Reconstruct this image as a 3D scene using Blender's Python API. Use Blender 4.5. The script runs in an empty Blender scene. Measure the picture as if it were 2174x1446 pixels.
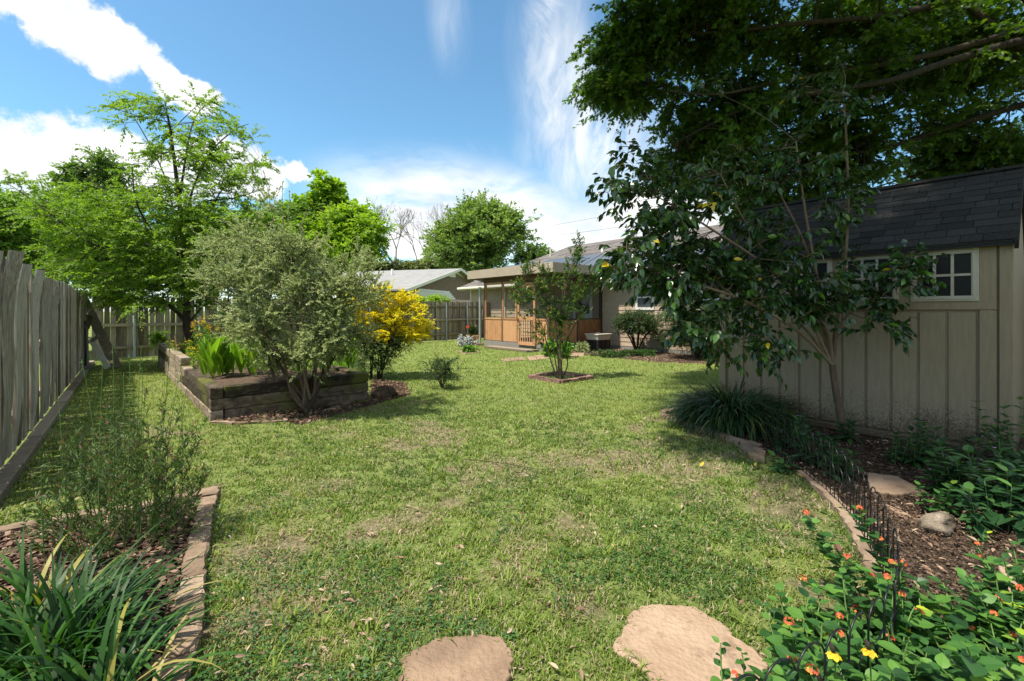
import bpy, math, random
import numpy as np
from math import radians as R, sin, cos, pi

# ---------------------------------------------------------------- camera, world, sun, exposure
S = bpy.context.scene
COL = S.collection
F = 966.0; H = 1.45; HY = 658.0; TH = R(40)
cam_d = bpy.data.cameras.new("camera"); cam = bpy.data.objects.new("camera", cam_d); COL.objects.link(cam)
cam.location = (0, 0, H); cam.rotation_euler = (pi / 2, 0, 0)
cam_d.sensor_width = 36; cam_d.lens = 36 * F / 2174; cam_d.shift_y = -(723 - HY) / 2174
cam_d.clip_start = 0.05; cam_d.clip_end = 3000
S.camera = cam
SUN_EL, SUN_AZ = R(63), math.atan2(-.84, -.54)      # azimuth measured from +Y towards +X
W = bpy.data.worlds.new("World"); S.world = W; W.use_nodes = True
S.view_settings.view_transform = 'Standard'; S.view_settings.look = 'None'
S.view_settings.gamma = 1; S.view_settings.exposure = 1.2; S.view_settings.use_curve_mapping = False
sun_d = bpy.data.lights.new("sun", 'SUN'); sun = bpy.data.objects.new("sun", sun_d); COL.objects.link(sun)
sun_d.energy = 3.35; sun_d.angle = R(2); sun_d.color = (1, .93, .80)
sdir = (sin(SUN_AZ) * cos(SUN_EL), cos(SUN_AZ) * cos(SUN_EL), sin(SUN_EL))
from mathutils import Vector
sun.rotation_euler = Vector(sdir).to_track_quat('Z', 'Y').to_euler()
sun.location = (-20, 0, 30)

class NT:
    """tiny node-graph helper"""
    def __init__(s, nt): s.t = nt; s.L = nt.links
    def n(s, typ, **kw):
        nd = s.t.nodes.new('ShaderNode' + typ)
        for k, v in kw.items():
            if isinstance(v, tuple) and len(v) == 2 and hasattr(v[0], 'outputs'): s.L.new(v[0].outputs[v[1]], s.inp(nd, k))
            elif hasattr(v, 'outputs'): s.L.new(v.outputs[0], s.inp(nd, k))
            else:
                if k.startswith('i') and k[1:].isdigit(): nd.inputs[int(k[1:])].default_value = v
                elif k in nd.inputs: nd.inputs[k].default_value = v
                else: setattr(nd, k, v)
        return nd
    def inp(s, nd, k): return nd.inputs[int(k[1:])] if k.startswith('i') and k[1:].isdigit() else nd.inputs[k.replace('_', ' ')]
    def link(s, a, b, out=0): s.L.new(a.outputs[out], b)
    def math(s, op, a, b=0.0, c=None):
        nd = s.t.nodes.new('ShaderNodeMath'); nd.operation = op
        for i, v in enumerate((a, b) if c is None else (a, b, c)):
            if isinstance(v, tuple): s.L.new(v[0].outputs[v[1]], nd.inputs[i])
            elif hasattr(v, 'outputs'): s.L.new(v.outputs[0], nd.inputs[i])
            else: nd.inputs[i].default_value = v
        return nd
    def ramp(s, fac, stops, interp='LINEAR'):
        nd = s.t.nodes.new('ShaderNodeValToRGB'); cr = nd.color_ramp; cr.interpolation = interp
        while len(cr.elements) < len(stops): cr.elements.new(.5)
        for e, (p, c) in zip(cr.elements, stops): e.position = p; e.color = (*c, 1) if len(c) == 3 else c
        s.L.new(fac.outputs[0] if not isinstance(fac, tuple) else fac[0].outputs[fac[1]], nd.inputs[0]); return nd
    def mix(s, fac, a, b, mode='MIX'):
        nd = s.t.nodes.new('ShaderNodeMix'); nd.data_type = 'RGBA'; nd.blend_type = mode
        for i, v in ((0, fac), (6, a), (7, b)):
            if hasattr(v, 'outputs'):
                o = v.outputs[2] if v.bl_idname == 'ShaderNodeMix' else v.outputs[0]; s.L.new(o, nd.inputs[i])
            elif isinstance(v, (int, float)): nd.inputs[i].default_value = v if i == 0 else (v, v, v, 1)
            else: nd.inputs[i].default_value = (*v, 1) if len(v) == 3 else v
        return nd
def out(nd): return nd.outputs[2] if nd.bl_idname == 'ShaderNodeMix' else nd.outputs[0]

def build_world():
    t = NT(W.node_tree); W.node_tree.nodes.clear()
    o = t.n('OutputWorld'); bg = t.n('Background')
    sky = t.n('TexSky', sky_type='NISHITA'); sky.sun_disc = False
    sky.sun_elevation = SUN_EL; sky.sun_rotation = SUN_AZ; sky.air_density = 1.0; sky.dust_density = .3; sky.ozone_density = 2.5
    tc = t.n('TexCoord'); sep = t.n('SeparateXYZ'); t.L.new(tc.outputs['Generated'], sep.inputs[0])
    az = t.math('ARCTAN2', (sep, 0), (sep, 1)); el = t.math('ARCSINE', (sep, 2))
    v = t.n('CombineXYZ', X=az, Y=el)
    # soft warp so that the cloud masses have ragged outlines
    nz = t.n('TexNoise', Vector=v, Scale=5.0, Detail=7.0, Roughness=.6)
    w1 = t.n('VectorMath', operation='MULTIPLY_ADD'); t.L.new(nz.outputs['Color'], w1.inputs[0]); w1.inputs[1].default_value = (.22, .16, 0)
    t.L.new(v.outputs[0], w1.inputs[2]); vw = w1
    def blob(src, a, e, rot, ra, re, amp=1.0, inner=0.0):
        m = t.n('Mapping', vector_type='TEXTURE'); t.L.new(src.outputs[0], m.inputs[0])
        m.inputs['Location'].default_value = (a + (.11 if src is vw else 0), e + (.08 if src is vw else 0), 0)
        m.inputs['Rotation'].default_value = (0, 0, rot); m.inputs['Scale'].default_value = (ra, re, 1)
        ln = t.n('VectorMath', operation='LENGTH'); t.L.new(m.outputs[0], ln.inputs[0])
        mr = t.n('MapRange', interpolation_type='SMOOTHSTEP'); t.L.new(ln.outputs['Value'], mr.inputs['Value'])
        for k, val in (('From Min', inner), ('From Max', 1.0), ('To Min', amp), ('To Max', 0.0)): mr.inputs[k].default_value = val
        return mr
    cum = [blob(vw, -.76, .425, R(-14), .125, .075), blob(vw, -.62, .385, R(-24), .12, .055), blob(vw, -.72, .24, R(6), .30, .10),
           blob(vw, -.95, .20, 0, .25, .12), blob(vw, -.56, .25, R(-10), .14, .08), blob(vw, -.44, .25, 0, .06, .04, .8),
           blob(vw, .34, .2, R(8), .26, .085), blob(vw, -.15, .15, 0, .22, .06), blob(vw, 1.5, .4, 0, .7, .35), blob(vw, -2.0, .5, 0, .6, .35), blob(v, 3.0, .5, 0, .9, .45), blob(v, -3.0, .5, 0, .7, .45),
           blob(vw, 2.6, .35, 0, .5, .2)]  # wide side and rear clouds lie out of view, added for white fill
    acc = cum[0]
    for c in cum[1:]: acc = t.math('MAXIMUM', acc, c)
    nd = t.n('TexNoise', Vector=v, Scale=17.0, Detail=12.0, Roughness=.64)
    d = t.math('MULTIPLY_ADD', nd, 1.3, -.65); d = t.math('ADD', acc, d)
    gate = t.n('MapRange', interpolation_type='SMOOTHSTEP'); t.link(acc, gate.inputs['Value']); gate.inputs['From Max'].default_value = .25
    dm = t.n('MapRange', interpolation_type='SMOOTHSTEP'); t.link(d, dm.inputs['Value']); dm.inputs['From Min'].default_value = .16; dm.inputs['From Max'].default_value = .48
    cumd = t.math('MULTIPLY', dm, gate)
    # wind-drawn wisps: strongly stretched noise in a tilted frame
    def wisps(rot, sx, sy, sc, masks, lo, hi, amp):
        wz = t.n('TexNoise', Vector=v, Scale=3.0, Detail=4.0)
        ww = t.n('VectorMath', operation='MULTIPLY_ADD'); t.L.new(wz.outputs['Color'], ww.inputs[0]); ww.inputs[1].default_value = (.22, .10, 0); t.L.new(v.outputs[0], ww.inputs[2])
        m = t.n('Mapping'); t.L.new(ww.outputs[0], m.inputs[0]); m.inputs['Rotation'].default_value = (0, 0, rot); m.inputs['Scale'].default_value = (sx, sy, 1)
        n = t.n('TexNoise', Vector=m, Scale=sc, Detail=9.0, Roughness=.62)
        mr = t.n('MapRange', interpolation_type='SMOOTHSTEP'); t.link(n, mr.inputs['Value']); mr.inputs['From Min'].default_value = lo; mr.inputs['From Max'].default_value = hi
        a = masks[0]
        for c in masks[1:]: a = t.math('MAXIMUM', a, c)
        a = t.math('MULTIPLY', a, mr); return t.math('MULTIPLY', a, amp)
    wa = wisps(R(14), 5.0, .8, 1.9, [blob(v, .10, .46, R(12), .12, .26, 1, .1), blob(v, .17, .32, R(-14), .20, .24, 1, .1), blob(v, -.14, .58, R(5), .06, .14, .4)], .30, .68, 1.0)
    def fan(pa, pe, k, masks, lo, hi):
        sb_ = t.n('VectorMath', operation='SUBTRACT'); wz = t.n('TexNoise', Vector=v, Scale=4.0, Detail=3.0); ww = t.n('VectorMath', operation='MULTIPLY_ADD'); t.L.new(wz.outputs['Color'], ww.inputs[0]); ww.inputs[1].default_value = (.10, .10, 0); t.L.new(v.outputs[0], ww.inputs[2])
        t.L.new(ww.outputs[0], sb_.inputs[0]); sb_.inputs[1].default_value = (pa + .05, pe + .05, 0); sp_ = t.n('SeparateXYZ'); t.L.new(sb_.outputs[0], sp_.inputs[0]); an_ = t.math('ARCTAN2', (sp_, 0), (sp_, 1)); ln_ = t.n('VectorMath', operation='LENGTH'); t.L.new(sb_.outputs[0], ln_.inputs[0])
        cb_ = t.n('CombineXYZ'); t.link(t.math('MULTIPLY', an_, k), cb_.inputs[0]); t.link(t.math('MULTIPLY', (ln_, 1), 2.6), cb_.inputs[1]); n = t.n('TexNoise', Vector=cb_, Scale=2.0, Detail=10.0, Roughness=.66)
        mr = t.n('MapRange', interpolation_type='SMOOTHSTEP'); t.link(n, mr.inputs['Value']); mr.inputs['From Min'].default_value = lo; mr.inputs['From Max'].default_value = hi; a = masks[0]
        for c in masks[1:]: a = t.math('MAXIMUM', a, c)
        return t.math('MULTIPLY', a, mr)
    wa = t.math('MAXIMUM', wa, fan(.02, -.05, 4.0, [blob(v, .12, .42, R(10), .14, .30, .9, .1), blob(v, .20, .30, R(-25), .20, .22, .9, .1)], .30, .70))
    wa = t.math('MAXIMUM', wa, fan(-.25, .75, 3.0, [blob(v, .10, .50, R(10), .09, .22, .95, .1), blob(v, .0, .24, R(-8), .36, .12, .8, .1)], .34, .70))
    wb = wisps(R(-6), 2.2, 7.0, 2.2, [blob(v, -.08, .20, R(-8), .42, .15, 1, .3), blob(v, .2, .14, 0, .36, .14, 1, .3)], .22, .58, 1.0)
    low = t.n('MapRange', interpolation_type='SMOOTHSTEP'); t.link(el, low.inputs['Value'])
    for k, val in (('From Min', -.02), ('From Max', .2), ('To Min', .55), ('To Max', 0)): low.inputs[k].default_value = val
    hi = t.n('MapRange', interpolation_type='SMOOTHSTEP'); t.link(el, hi.inputs['Value'])
    for k, val in (('From Min', .72), ('From Max', 1.05), ('To Min', 0), ('To Max', .75)): hi.inputs[k].default_value = val  # unseen cloud cover overhead, added as white fill light
    cumd = t.math('MAXIMUM', cumd, hi); al = t.math('MAXIMUM', cumd, wa); al = t.math('MAXIMUM', al, wb); al = t.math('MAXIMUM', al, low)
    shade = t.n('TexNoise', Vector=v, Scale=7.0, Detail=5.0)
    cc = t.ramp(shade, [(.3, (.37, .395, .43)), (.6, (.56, .56, .55))])
    skm = t.mix(1.0, sky, (SKY_T[0], SKY_T[1], SKY_T[2]), 'MULTIPLY')
    fin = t.mix(al, skm, cc)
    t.L.new(out(fin), bg.inputs[0]); bg.inputs[1].default_value = 1.0
    t.L.new(bg.outputs[0], o.inputs[0])
SKY_T = (.070, .096, .094)       # world strength of the Nishita sky (about 0.1), slightly cooled
build_world()

# ---------------------------------------------------------------- helpers
rng = np.random.default_rng(7); random.seed(7)
def G(px, py, z=0.0):
    Y = (H - z) * F / (py - HY); return np.array([(px - 1087) / F * Y, Y, z])
def AT(px, py, Y): return np.array([(px - 1087) / F * Y, Y, H - (py - HY) / F * Y])
CT, ST = cos(TH), sin(TH)
def yw(a, b, z=0.0): return np.array([a * CT - b * ST, a * ST + b * CT, z])
def wy(x, y): return x * CT + y * ST, -x * ST + y * CT
A = np.array
def nrm(v): v = np.asarray(v, float); return v / (np.linalg.norm(v, axis=-1, keepdims=True) + 1e-9)

def tag(o, label=None, cat=None, group=None, kind=None):
    if label: o['label'] = label
    if cat: o['category'] = cat
    if group: o['group'] = group
    if kind: o['kind'] = kind
    return o
def empty(name, loc, rz=0.0, label=None, cat=None, group=None):
    o = bpy.data.objects.new(name, None); COL.objects.link(o); o.location = tuple(float(c) for c in loc); o.rotation_euler = (0, 0, rz)
    o.empty_display_size = .1
    return tag(o, label, cat, group)

class MB:
    def __init__(s): s.V = []; s.F = []; s.M = []; s.R = []; s.n = 0; s.sm = []
    def add(s, V, Fs, r=.5, m=0, smooth=False):
        V = np.asarray(V, float).reshape(-1, 3); s.V.append(V)
        s.R.append(np.broadcast_to(np.asarray(r, float), (len(V),)).copy())
        if isinstance(Fs, np.ndarray): Fs = [Fs]
        else:
            by = {}
            for f in Fs: by.setdefault(len(f), []).append(f)
            Fs = [np.array(v) for v in by.values()]
        for f in Fs:
            s.F.append(f + s.n); s.M.append(np.full(len(f), m)); s.sm.append(np.full(len(f), smooth))
        s.n += len(V); return s
    def build(s, name, mats, parent=None, loc=None, bevel=0, seg=1, displace=None):
        me = bpy.data.meshes.new(name)
        V = np.concatenate(s.V); me.vertices.add(len(V)); me.vertices.foreach_set('co', V.astype('f').ravel())
        li = np.concatenate([f.ravel() for f in s.F]); me.loops.add(len(li)); me.loops.foreach_set('vertex_index', li.astype('i'))
        sz = np.concatenate([np.full(len(f), f.shape[1]) for f in s.F]); st = np.concatenate([[0], np.cumsum(sz)[:-1]])
        me.polygons.add(len(sz)); me.polygons.foreach_set('loop_start', st.astype('i'))
        me.polygons.foreach_set('material_index', np.concatenate(s.M).astype('i'))
        me.polygons.foreach_set('use_smooth', np.concatenate(s.sm).astype(bool))
        me.update(calc_edges=True)
        at = me.attributes.new('rnd', 'FLOAT', 'POINT'); at.data.foreach_set('value', np.concatenate(s.R).astype('f'))
        for m in (mats if isinstance(mats, (list, tuple)) else [mats]): me.materials.append(m)
        o = bpy.data.objects.new(name, me); COL.objects.link(o)
        if parent is not None: o.parent = parent
        if loc is not None: o.location = tuple(float(c) for c in loc)
        if bevel:
            b = o.modifiers.new('bevel', 'BEVEL'); b.width = bevel; b.segments = seg; b.limit_method = 'ANGLE'
        return o
    # --- shapes
    def box(s, c, d, rz=0.0, r=None, m=0, rx=0.0, ry=0.0, jit=0.0):
        hx, hy, hz = d[0] / 2, d[1] / 2, d[2] / 2
        V = A([[x, y, z] for z in (-hz, hz) for y in (-hy, hy) for x in (-hx, hx)])
        if jit: V = V + rng.uniform(-jit, jit, V.shape)
        if rx: V = V @ A([[1, 0, 0], [0, cos(rx), -sin(rx)], [0, sin(rx), cos(rx)]]).T
        if ry: V = V @ A([[cos(ry), 0, sin(ry)], [0, 1, 0], [-sin(ry), 0, cos(ry)]]).T
        if rz: V = V @ A([[cos(rz), -sin(rz), 0], [sin(rz), cos(rz), 0], [0, 0, 1]]).T
        return s.add(V + A(c), [(0, 2, 3, 1), (4, 5, 7, 6), (0, 1, 5, 4), (2, 6, 7, 3), (0, 4, 6, 2), (1, 3, 7, 5)], rng.random() if r is None else r, m)
    def b2(s, x0, x1, y0, y1, z0, z1, **k): return s.box(((x0 + x1) / 2, (y0 + y1) / 2, (z0 + z1) / 2), (abs(x1 - x0), abs(y1 - y0), abs(z1 - z0)), **k)
    def tubes(s, P, Rd, n=4, r=.5, m=0, cap=False):
        P = np.asarray(P, float); Tn, K, _ = P.shape
        Rd = np.broadcast_to(np.asarray(Rd, float), (Tn, K))
        T = nrm(np.gradient(P, axis=1)); ref = A([.31, .52, .79]); ref = np.where(np.abs(T @ ref)[..., None] > .97, A([1., 0, 0]), ref)
        B = nrm(np.cross(T, ref)); C = np.cross(T, B); an = np.arange(n) * 2 * pi / n
        V = P[:, :, None, :] + Rd[..., None, None] * (np.cos(an)[:, None] * B[:, :, None, :] + np.sin(an)[:, None] * C[:, :, None, :])
        i = np.arange(n); j = (i + 1) % n; k = np.arange(K - 1)[:, None] * n
        q = np.stack([k + i, k + j, k + n + j, k + n + i], -1).reshape(-1, 4)
        q = (q[None] + (np.arange(Tn) * K * n)[:, None, None]).reshape(-1, 4)
        rr = np.broadcast_to(np.asarray(r, float).reshape(-1, 1, 1), (Tn, K, n)).ravel() if np.ndim(r) else r
        s.add(V.reshape(-1, 3), q, rr, m, True)
        if cap:
            fs = [tuple(range(n))[::-1], tuple(range((K - 1) * n, K * n))]
            for t_ in range(Tn): s.add(V[t_].reshape(-1, 3), fs, .5, m)
        return s
    def tube(s, pts, r0, r1=None, n=6, r=.5, m=0, cap=False):
        P = np.asarray(pts, float); r1 = r0 if r1 is None else r1
        return s.tubes(P[None], np.linspace(r0, r1, len(P))[None], n, r, m, cap)
    def leaves(s, P, D, N, Sz, tm, r=.5, m=0):
        tv, tf = tm; D = nrm(D); X = nrm(np.cross(D, N)); Z = np.cross(X, D)
        Sz = np.broadcast_to(np.asarray(Sz, float), (len(P),))[:, None, None]
        V = P[:, None, :] + Sz * (tv[None, :, 0, None] * X[:, None, :] + tv[None, :, 1, None] * D[:, None, :] + tv[None, :, 2, None] * Z[:, None, :])
        k = len(tv); off = (np.arange(len(P)) * k)[:, None, None]
        Fs = [(f[None] + off).reshape(-1, f.shape[1]) for f in tf]
        rr = np.repeat(np.broadcast_to(np.asarray(r, float), (len(P),)), k)
        return s._addl(V.reshape(-1, 3), Fs, rr, m)
    def _addl(s, V, Fs, rr, m):
        s.V.append(V); s.R.append(rr)
        for f in Fs: s.F.append(f + s.n); s.M.append(np.full(len(f), m)); s.sm.append(np.full(len(f), False))
        s.n += len(V); return s
    def blades(s, P, az, L, Wd, bend, r=.5, m=0, nseg=3, lean=.3, fold=0.0):
        """strap leaves growing from P: start lean (rad from vertical), curving over by bend"""
        n = len(P); L, Wd, bend, lean, az = [np.broadcast_to(np.asarray(q, float), (n,)) for q in (L, Wd, bend, lean, az)]
        d = np.stack([np.cos(az), np.sin(az), 0 * az], -1); sd = np.stack([-np.sin(az), np.cos(az), 0 * az], -1)
        p = P.astype(float).copy(); rows = [(p.copy(), Wd)]
        for i in range(nseg):
            th = lean + bend * ((i + .5) / nseg) ** 1.3
            p = p + (L / nseg)[:, None] * (np.sin(th)[:, None] * d + np.cos(th)[:, None] * A([0, 0, 1.]))
            t = (i + 1) / nseg; rows.append((p.copy(), Wd * (1 - t ** 2.5) * (1.15 if i == 0 else 1)))
        V = []
        for i, (q, w) in enumerate(rows[:-1]): V += [q - sd * (w / 2)[:, None], q + sd * (w / 2)[:, None]]
        V.append(rows[-1][0]); V = np.stack(V, 1); k = V.shape[1]; off = (np.arange(n) * k)[:, None, None]
        q = A([[2 * i, 2 * i + 1, 2 * i + 3, 2 * i + 2] for i in range(nseg - 1)]).reshape(-1, 4)
        tr = A([[k - 3, k - 2, k - 1]]); Fs = [(tr[None] + off).reshape(-1, 3)]
        if len(q): Fs.append((q[None] + off).reshape(-1, 4))
        return s._addl(V.reshape(-1, 3), Fs, np.repeat(np.broadcast_to(np.asarray(r, float), (n,)), k), m)

SIMPLE = (A([[0, 0, 0], [-.26, .42, .06], [0, 1, -.04], [.26, .42, .06]]), [A([[0, 3, 2], [0, 2, 1]])])
NARROW = (A([[0, 0, 0], [-.13, .4, .04], [0, 1, -.1], [.13, .4, .04]]), [A([[0, 3, 2], [0, 2, 1]])])
ROUND = (A([[0, 0, 0], [-.36, .3, .04], [-.3, .75, .03], [0, 1, 0], [.3, .75, .03], [.36, .3, .04]]), [A([[0, 5, 4, 3], [0, 3, 2, 1]])])
def _ov(w=.27, drop=.22, fold=.07):
    ys = [0, .12, .35, .6, .82, 1]; ws = [.02, .62, 1, .84, .42, 0]; V = []; 
    for y, k in zip(ys, ws):
        z = -drop * y ** 2; V += [[-w * k, y, z + fold * k], [0, y, z], [w * k, y, z + fold * k]]
    f = []
    for i in range(5): a = 3 * i; f += [[a, a + 1, a + 4, a + 3], [a + 1, a + 2, a + 5, a + 4]]
    return (A(V), [A(f)])
OVATE = _ov(); LANCE = _ov(.16, .25, .05); BROAD = _ov(.36, .15, .05); CANNA = _ov(.15, .10, .05)
def _oak():
    h = [(.03, .0), (.04, .16), (.26, .20), (.10, .32), (.44, .50), (.13, .52), (.34, .80), (.09, .76), (0, 1)]
    o = [(x, y) for x, y in h] + [(-x, y) for x, y in h[-2::-1]]
    V = [[0, .5, 0]] + [[x, y, -.12 * y * y + .1 * abs(x)] for x, y in o]
    n = len(o); return (A(V), [A([[0, i + 1, (i + 1) % n + 1] for i in range(n)])])
OAK = _oak()

# ---------------------------------------------------------------- materials
MC = {}
def newmat(name):
    m = bpy.data.materials.new(name); m.use_nodes = True; m.node_tree.nodes.clear(); t = NT(m.node_tree)
    o = t.n('OutputMaterial'); return m, t, o
def leafmat(name, stops, rough=.45, trans=.35, tcol=(1.3, 1.35, .55), spec=.4):
    m, t, o = newmat(name); a = t.n('Attribute', attribute_name='rnd')
    cr = t.ramp((a, 2), stops); p = t.n('BsdfPrincipled', Roughness=rough); p.inputs['Specular IOR Level'].default_value = spec
    t.link(cr, p.inputs['Base Color']); tr = t.n('BsdfTranslucent'); mx = t.mix(1.0, cr, tcol, 'MULTIPLY'); t.L.new(out(mx), tr.inputs[0])
    ms = t.n('MixShader'); ms.inputs[0].default_value = trans; t.link(p, ms.inputs[1]); t.link(tr, ms.inputs[2]); t.link(ms, o.inputs[0]); return m
def surf(name, stops, scale=8, detail=6, rough=.8, bump=.3, bscale=None, stretch=(1, 1, 1), rndmix=.5, second=None, spec=.3, metal=0, bdist=.02, dist=0.0):
    """noise-coloured surface in object space; per-piece variation from the rnd attribute"""
    m, t, o = newmat(name); tc = t.n('TexCoord'); mp = t.n('Mapping'); t.L.new(tc.outputs['Object'], mp.inputs[0]); mp.inputs['Scale'].default_value = stretch
    a = t.n('Attribute', attribute_name='rnd')
    off = t.n('VectorMath', operation='ADD'); sc = t.n('VectorMath', operation='SCALE'); t.L.new(a.outputs['Fac'], sc.inputs['Scale']); sc.inputs[0].default_value = (31, 17, 23)
    t.link(mp, off.inputs[0]); t.link(sc, off.inputs[1])
    n = t.n('TexNoise', Vector=off, Scale=scale, Detail=detail, Roughness=.6, Distortion=dist)
    f = t.math('MULTIPLY_ADD', (a, 2), rndmix, n); f = t.math('SUBTRACT', f, rndmix / 2)
    cr = t.ramp(f, stops); col = cr
    if second:
        n2 = t.n('TexNoise', Scale=second[0], Detail=6.0, Roughness=.65); t.L.new(tc.outputs['Object'], n2.inputs['Vector'])
        mr = t.n('MapRange', interpolation_type='SMOOTHSTEP'); t.link(n2, mr.inputs['Value']); mr.inputs['From Min'].default_value = second[1]; mr.inputs['From Max'].default_value = second[2]
        mr.inputs['To Max'].default_value = second[4] if len(second) > 4 else 1
        col = t.mix(mr, cr, second[3])
    p = t.n('BsdfPrincipled', Roughness=rough, Metallic=metal); p.inputs['Specular IOR Level'].default_value = spec
    t.L.new(out(col), p.inputs['Base Color'])
    nb = n if bscale is None else t.n('TexNoise', Vector=off, Scale=bscale, Detail=5.0)
    b = t.n('Bump', Strength=bump, Distance=bdist); t.link(nb, b.inputs['Height']); t.link(b, p.inputs['Normal'])
    t.link(p, o.inputs[0]); return m
def plain(name, c, rough=.5, metal=0, spec=.5, var=.0):
    return surf(name, [(.3, tuple(x * (1 - var) for x in c)), (.7, tuple(min(1, x * (1 + var)) for x in c))], scale=30, rough=rough, bump=.03, rndmix=0, metal=metal, spec=spec)

def tint(c, k): return tuple(min(1, x * k) for x in c)
M = {}
M['fence_grey'] = surf('weathered_grey_wood', [(.25, (.075, .055, .04)), (.40, (.26, .215, .17)), (.56, (.43, .375, .31)), (.78, (.62, .56, .48))], scale=9, stretch=(13, 13, .35), detail=10, rough=.9, bump=.9, second=(1.6, .52, .75, (.22, .16, .10), .7), rndmix=.45)
M['fence_brown'] = surf('weathered_brown_wood', [(.2, (.06, .05, .035)), (.42, (.17, .135, .10)), (.6, (.28, .235, .185)), (.85, (.40, .36, .30))], scale=7, stretch=(7, 7, .3), detail=8, rough=.9, bump=.5, second=(1.3, .52, .75, (.15, .15, .05), .8), rndmix=.45, dist=.6)
M['rail'] = surf('grey_rail_wood', [(.3, (.15, .12, .085)), (.7, (.34, .28, .21))], scale=6, stretch=(.4, 8, 8), rough=.9, bump=.4)
M['timber'] = surf('weathered_timber', [(.25, (.03, .022, .015)), (.42, (.10, .074, .052)), (.6, (.21, .16, .12)), (.8, (.38, .31, .245))], scale=6, stretch=(1, 1, 1.6), detail=10, rough=.95, bump=1.0, second=(1.6, .50, .66, (.11, .12, .02), .8), rndmix=.55, dist=1.2)
M['galv'] = plain('galvanised_steel', (.36, .40, .43), .45, .5, .5, .15)
M['bark'] = surf('brown_bark', [(.3, (.05, .035, .025)), (.7, (.17, .125, .09))], scale=14, stretch=(2, 2, .4), rough=.95, bump=.8)
M['bark_dark'] = surf('dark_bark', [(.3, (.022, .017, .013)), (.7, (.065, .05, .036))], scale=14, stretch=(2, 2, .4), rough=.95, bump=.8)
M['bark_grey'] = surf('grey_bark', [(.3, (.10, .085, .07)), (.7, (.27, .235, .20))], scale=14, stretch=(2, 2, .5), rough=.95, bump=.7)
M['bark_tan'] = surf('tan_bark', [(.3, (.10, .07, .045)), (.7, (.22, .16, .11))], scale=14, stretch=(2, 2, .5), rough=.9, bump=.5)
M['stemgreen'] = plain('green_stem', (.10, .17, .04), .6, 0, .3, .3)
M['stemred'] = plain('reddish_stem', (.14, .075, .045), .6, 0, .3, .3)
M['siding'] = surf('tan_lap_siding', [(.3, (.37, .28, .205)), (.7, (.44, .345, .255))], scale=3, rough=.75, bump=.1, bscale=60, rndmix=.15)
M['trim'] = surf('cream_trim', [(.3, (.60, .56, .48)), (.7, (.70, .66, .58))], scale=5, rough=.6, bump=.05, rndmix=.1)
M['fascia'] = surf('tan_fascia', [(.3, (.32, .26, .20)), (.7, (.38, .31, .24))], scale=3, rough=.6, bump=.05, rndmix=.1)
M['shingle_tan'] = surf('tan_shingles', [(.3, (.095, .085, .08)), (.7, (.19, .17, .16))], scale=12, rough=.95, bump=.3, rndmix=.4)
M['shingle_grey'] = surf('grey_shingles', [(.3, (.13, .12, .125)), (.7, (.23, .22, .22))], scale=9, rough=.95, bump=.3, rndmix=.4)
M['shingle_dark'] = surf('charcoal_shingles', [(.2, (.016, .015, .015)), (.8, (.045, .042, .042))], scale=40, detail=8, rough=.95, bump=.5, rndmix=.5)
M['roof_white'] = surf('pale_roofing', [(.3, (.21, .207, .205)), (.7, (.29, .285, .28))], scale=2, rough=.8, bump=.1, rndmix=.1)
M['ply'] = surf('orange_plywood', [(.25, (.18, .08, .032)), (.5, (.36, .18, .08)), (.75, (.50, .28, .14))], scale=3, stretch=(6, 6, .6), detail=8, rough=.7, bump=.15, second=(2.5, .55, .8, (.13, .07, .04), .6), dist=1.5)
M['frame_or'] = surf('orange_stained_frame', [(.3, (.34, .175, .075)), (.7, (.50, .28, .14))], scale=5, stretch=(5, 5, .5), rough=.6, bump=.1)
M['post_dk'] = surf('dark_stained_post', [(.3, (.045, .028, .02)), (.7, (.12, .07, .045))], scale=6, stretch=(5, 5, .5), rough=.7, bump=.15)
M['concrete'] = surf('grey_concrete', [(.3, (.12, .11, .10)), (.7, (.22, .205, .19))], scale=6, rough=.9, bump=.2)
M['shed'] = surf('taupe_shed_panel', [(.3, (.215, .163, .107)), (.7, (.265, .207, .138))], scale=14, stretch=(1, 2.5, .35), detail=8, rough=.6, bump=.35, bscale=24, rndmix=.1, bdist=.006)
def dirty(mat):   # rain splash along the foot of the shed: dark specks that thin out upwards (real dirt on the wall)
    t = NT(mat.node_tree); p = [n for n in mat.node_tree.nodes if n.bl_idname == 'ShaderNodeBsdfPrincipled'][0]
    src = p.inputs['Base Color'].links[0].from_socket; tc = t.n('TexCoord'); sp = t.n('SeparateXYZ'); t.L.new(tc.outputs['Object'], sp.inputs[0])
    n = t.n('TexNoise', Scale=55.0, Detail=8.0, Roughness=.75); t.L.new(tc.outputs['Object'], n.inputs['Vector'])
    n2 = t.n('TexNoise', Scale=2.5, Detail=4.0); t.L.new(tc.outputs['Object'], n2.inputs['Vector'])
    mr = t.n('MapRange'); t.L.new(sp.outputs[2], mr.inputs['Value']); mr.inputs['From Min'].default_value = 0; mr.inputs['From Max'].default_value = .75; mr.inputs['To Min'].default_value = .26; mr.inputs['To Max'].default_value = -.10
    s = t.math('ADD', n, mr); s = t.math('MULTIPLY_ADD', n2, .25, s)
    m2 = t.n('MapRange', interpolation_type='SMOOTHSTEP'); t.link(s, m2.inputs['Value']); m2.inputs['From Min'].default_value = .70; m2.inputs['From Max'].default_value = .86; m2.inputs['To Max'].default_value = .8
    mx = t.mix(m2, (0, 0, 0), (.06, .04, .025)); t.L.new(src, mx.inputs[6]); t.L.new(out(mx), p.inputs['Base Color'])
dirty(M['shed'])
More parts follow.
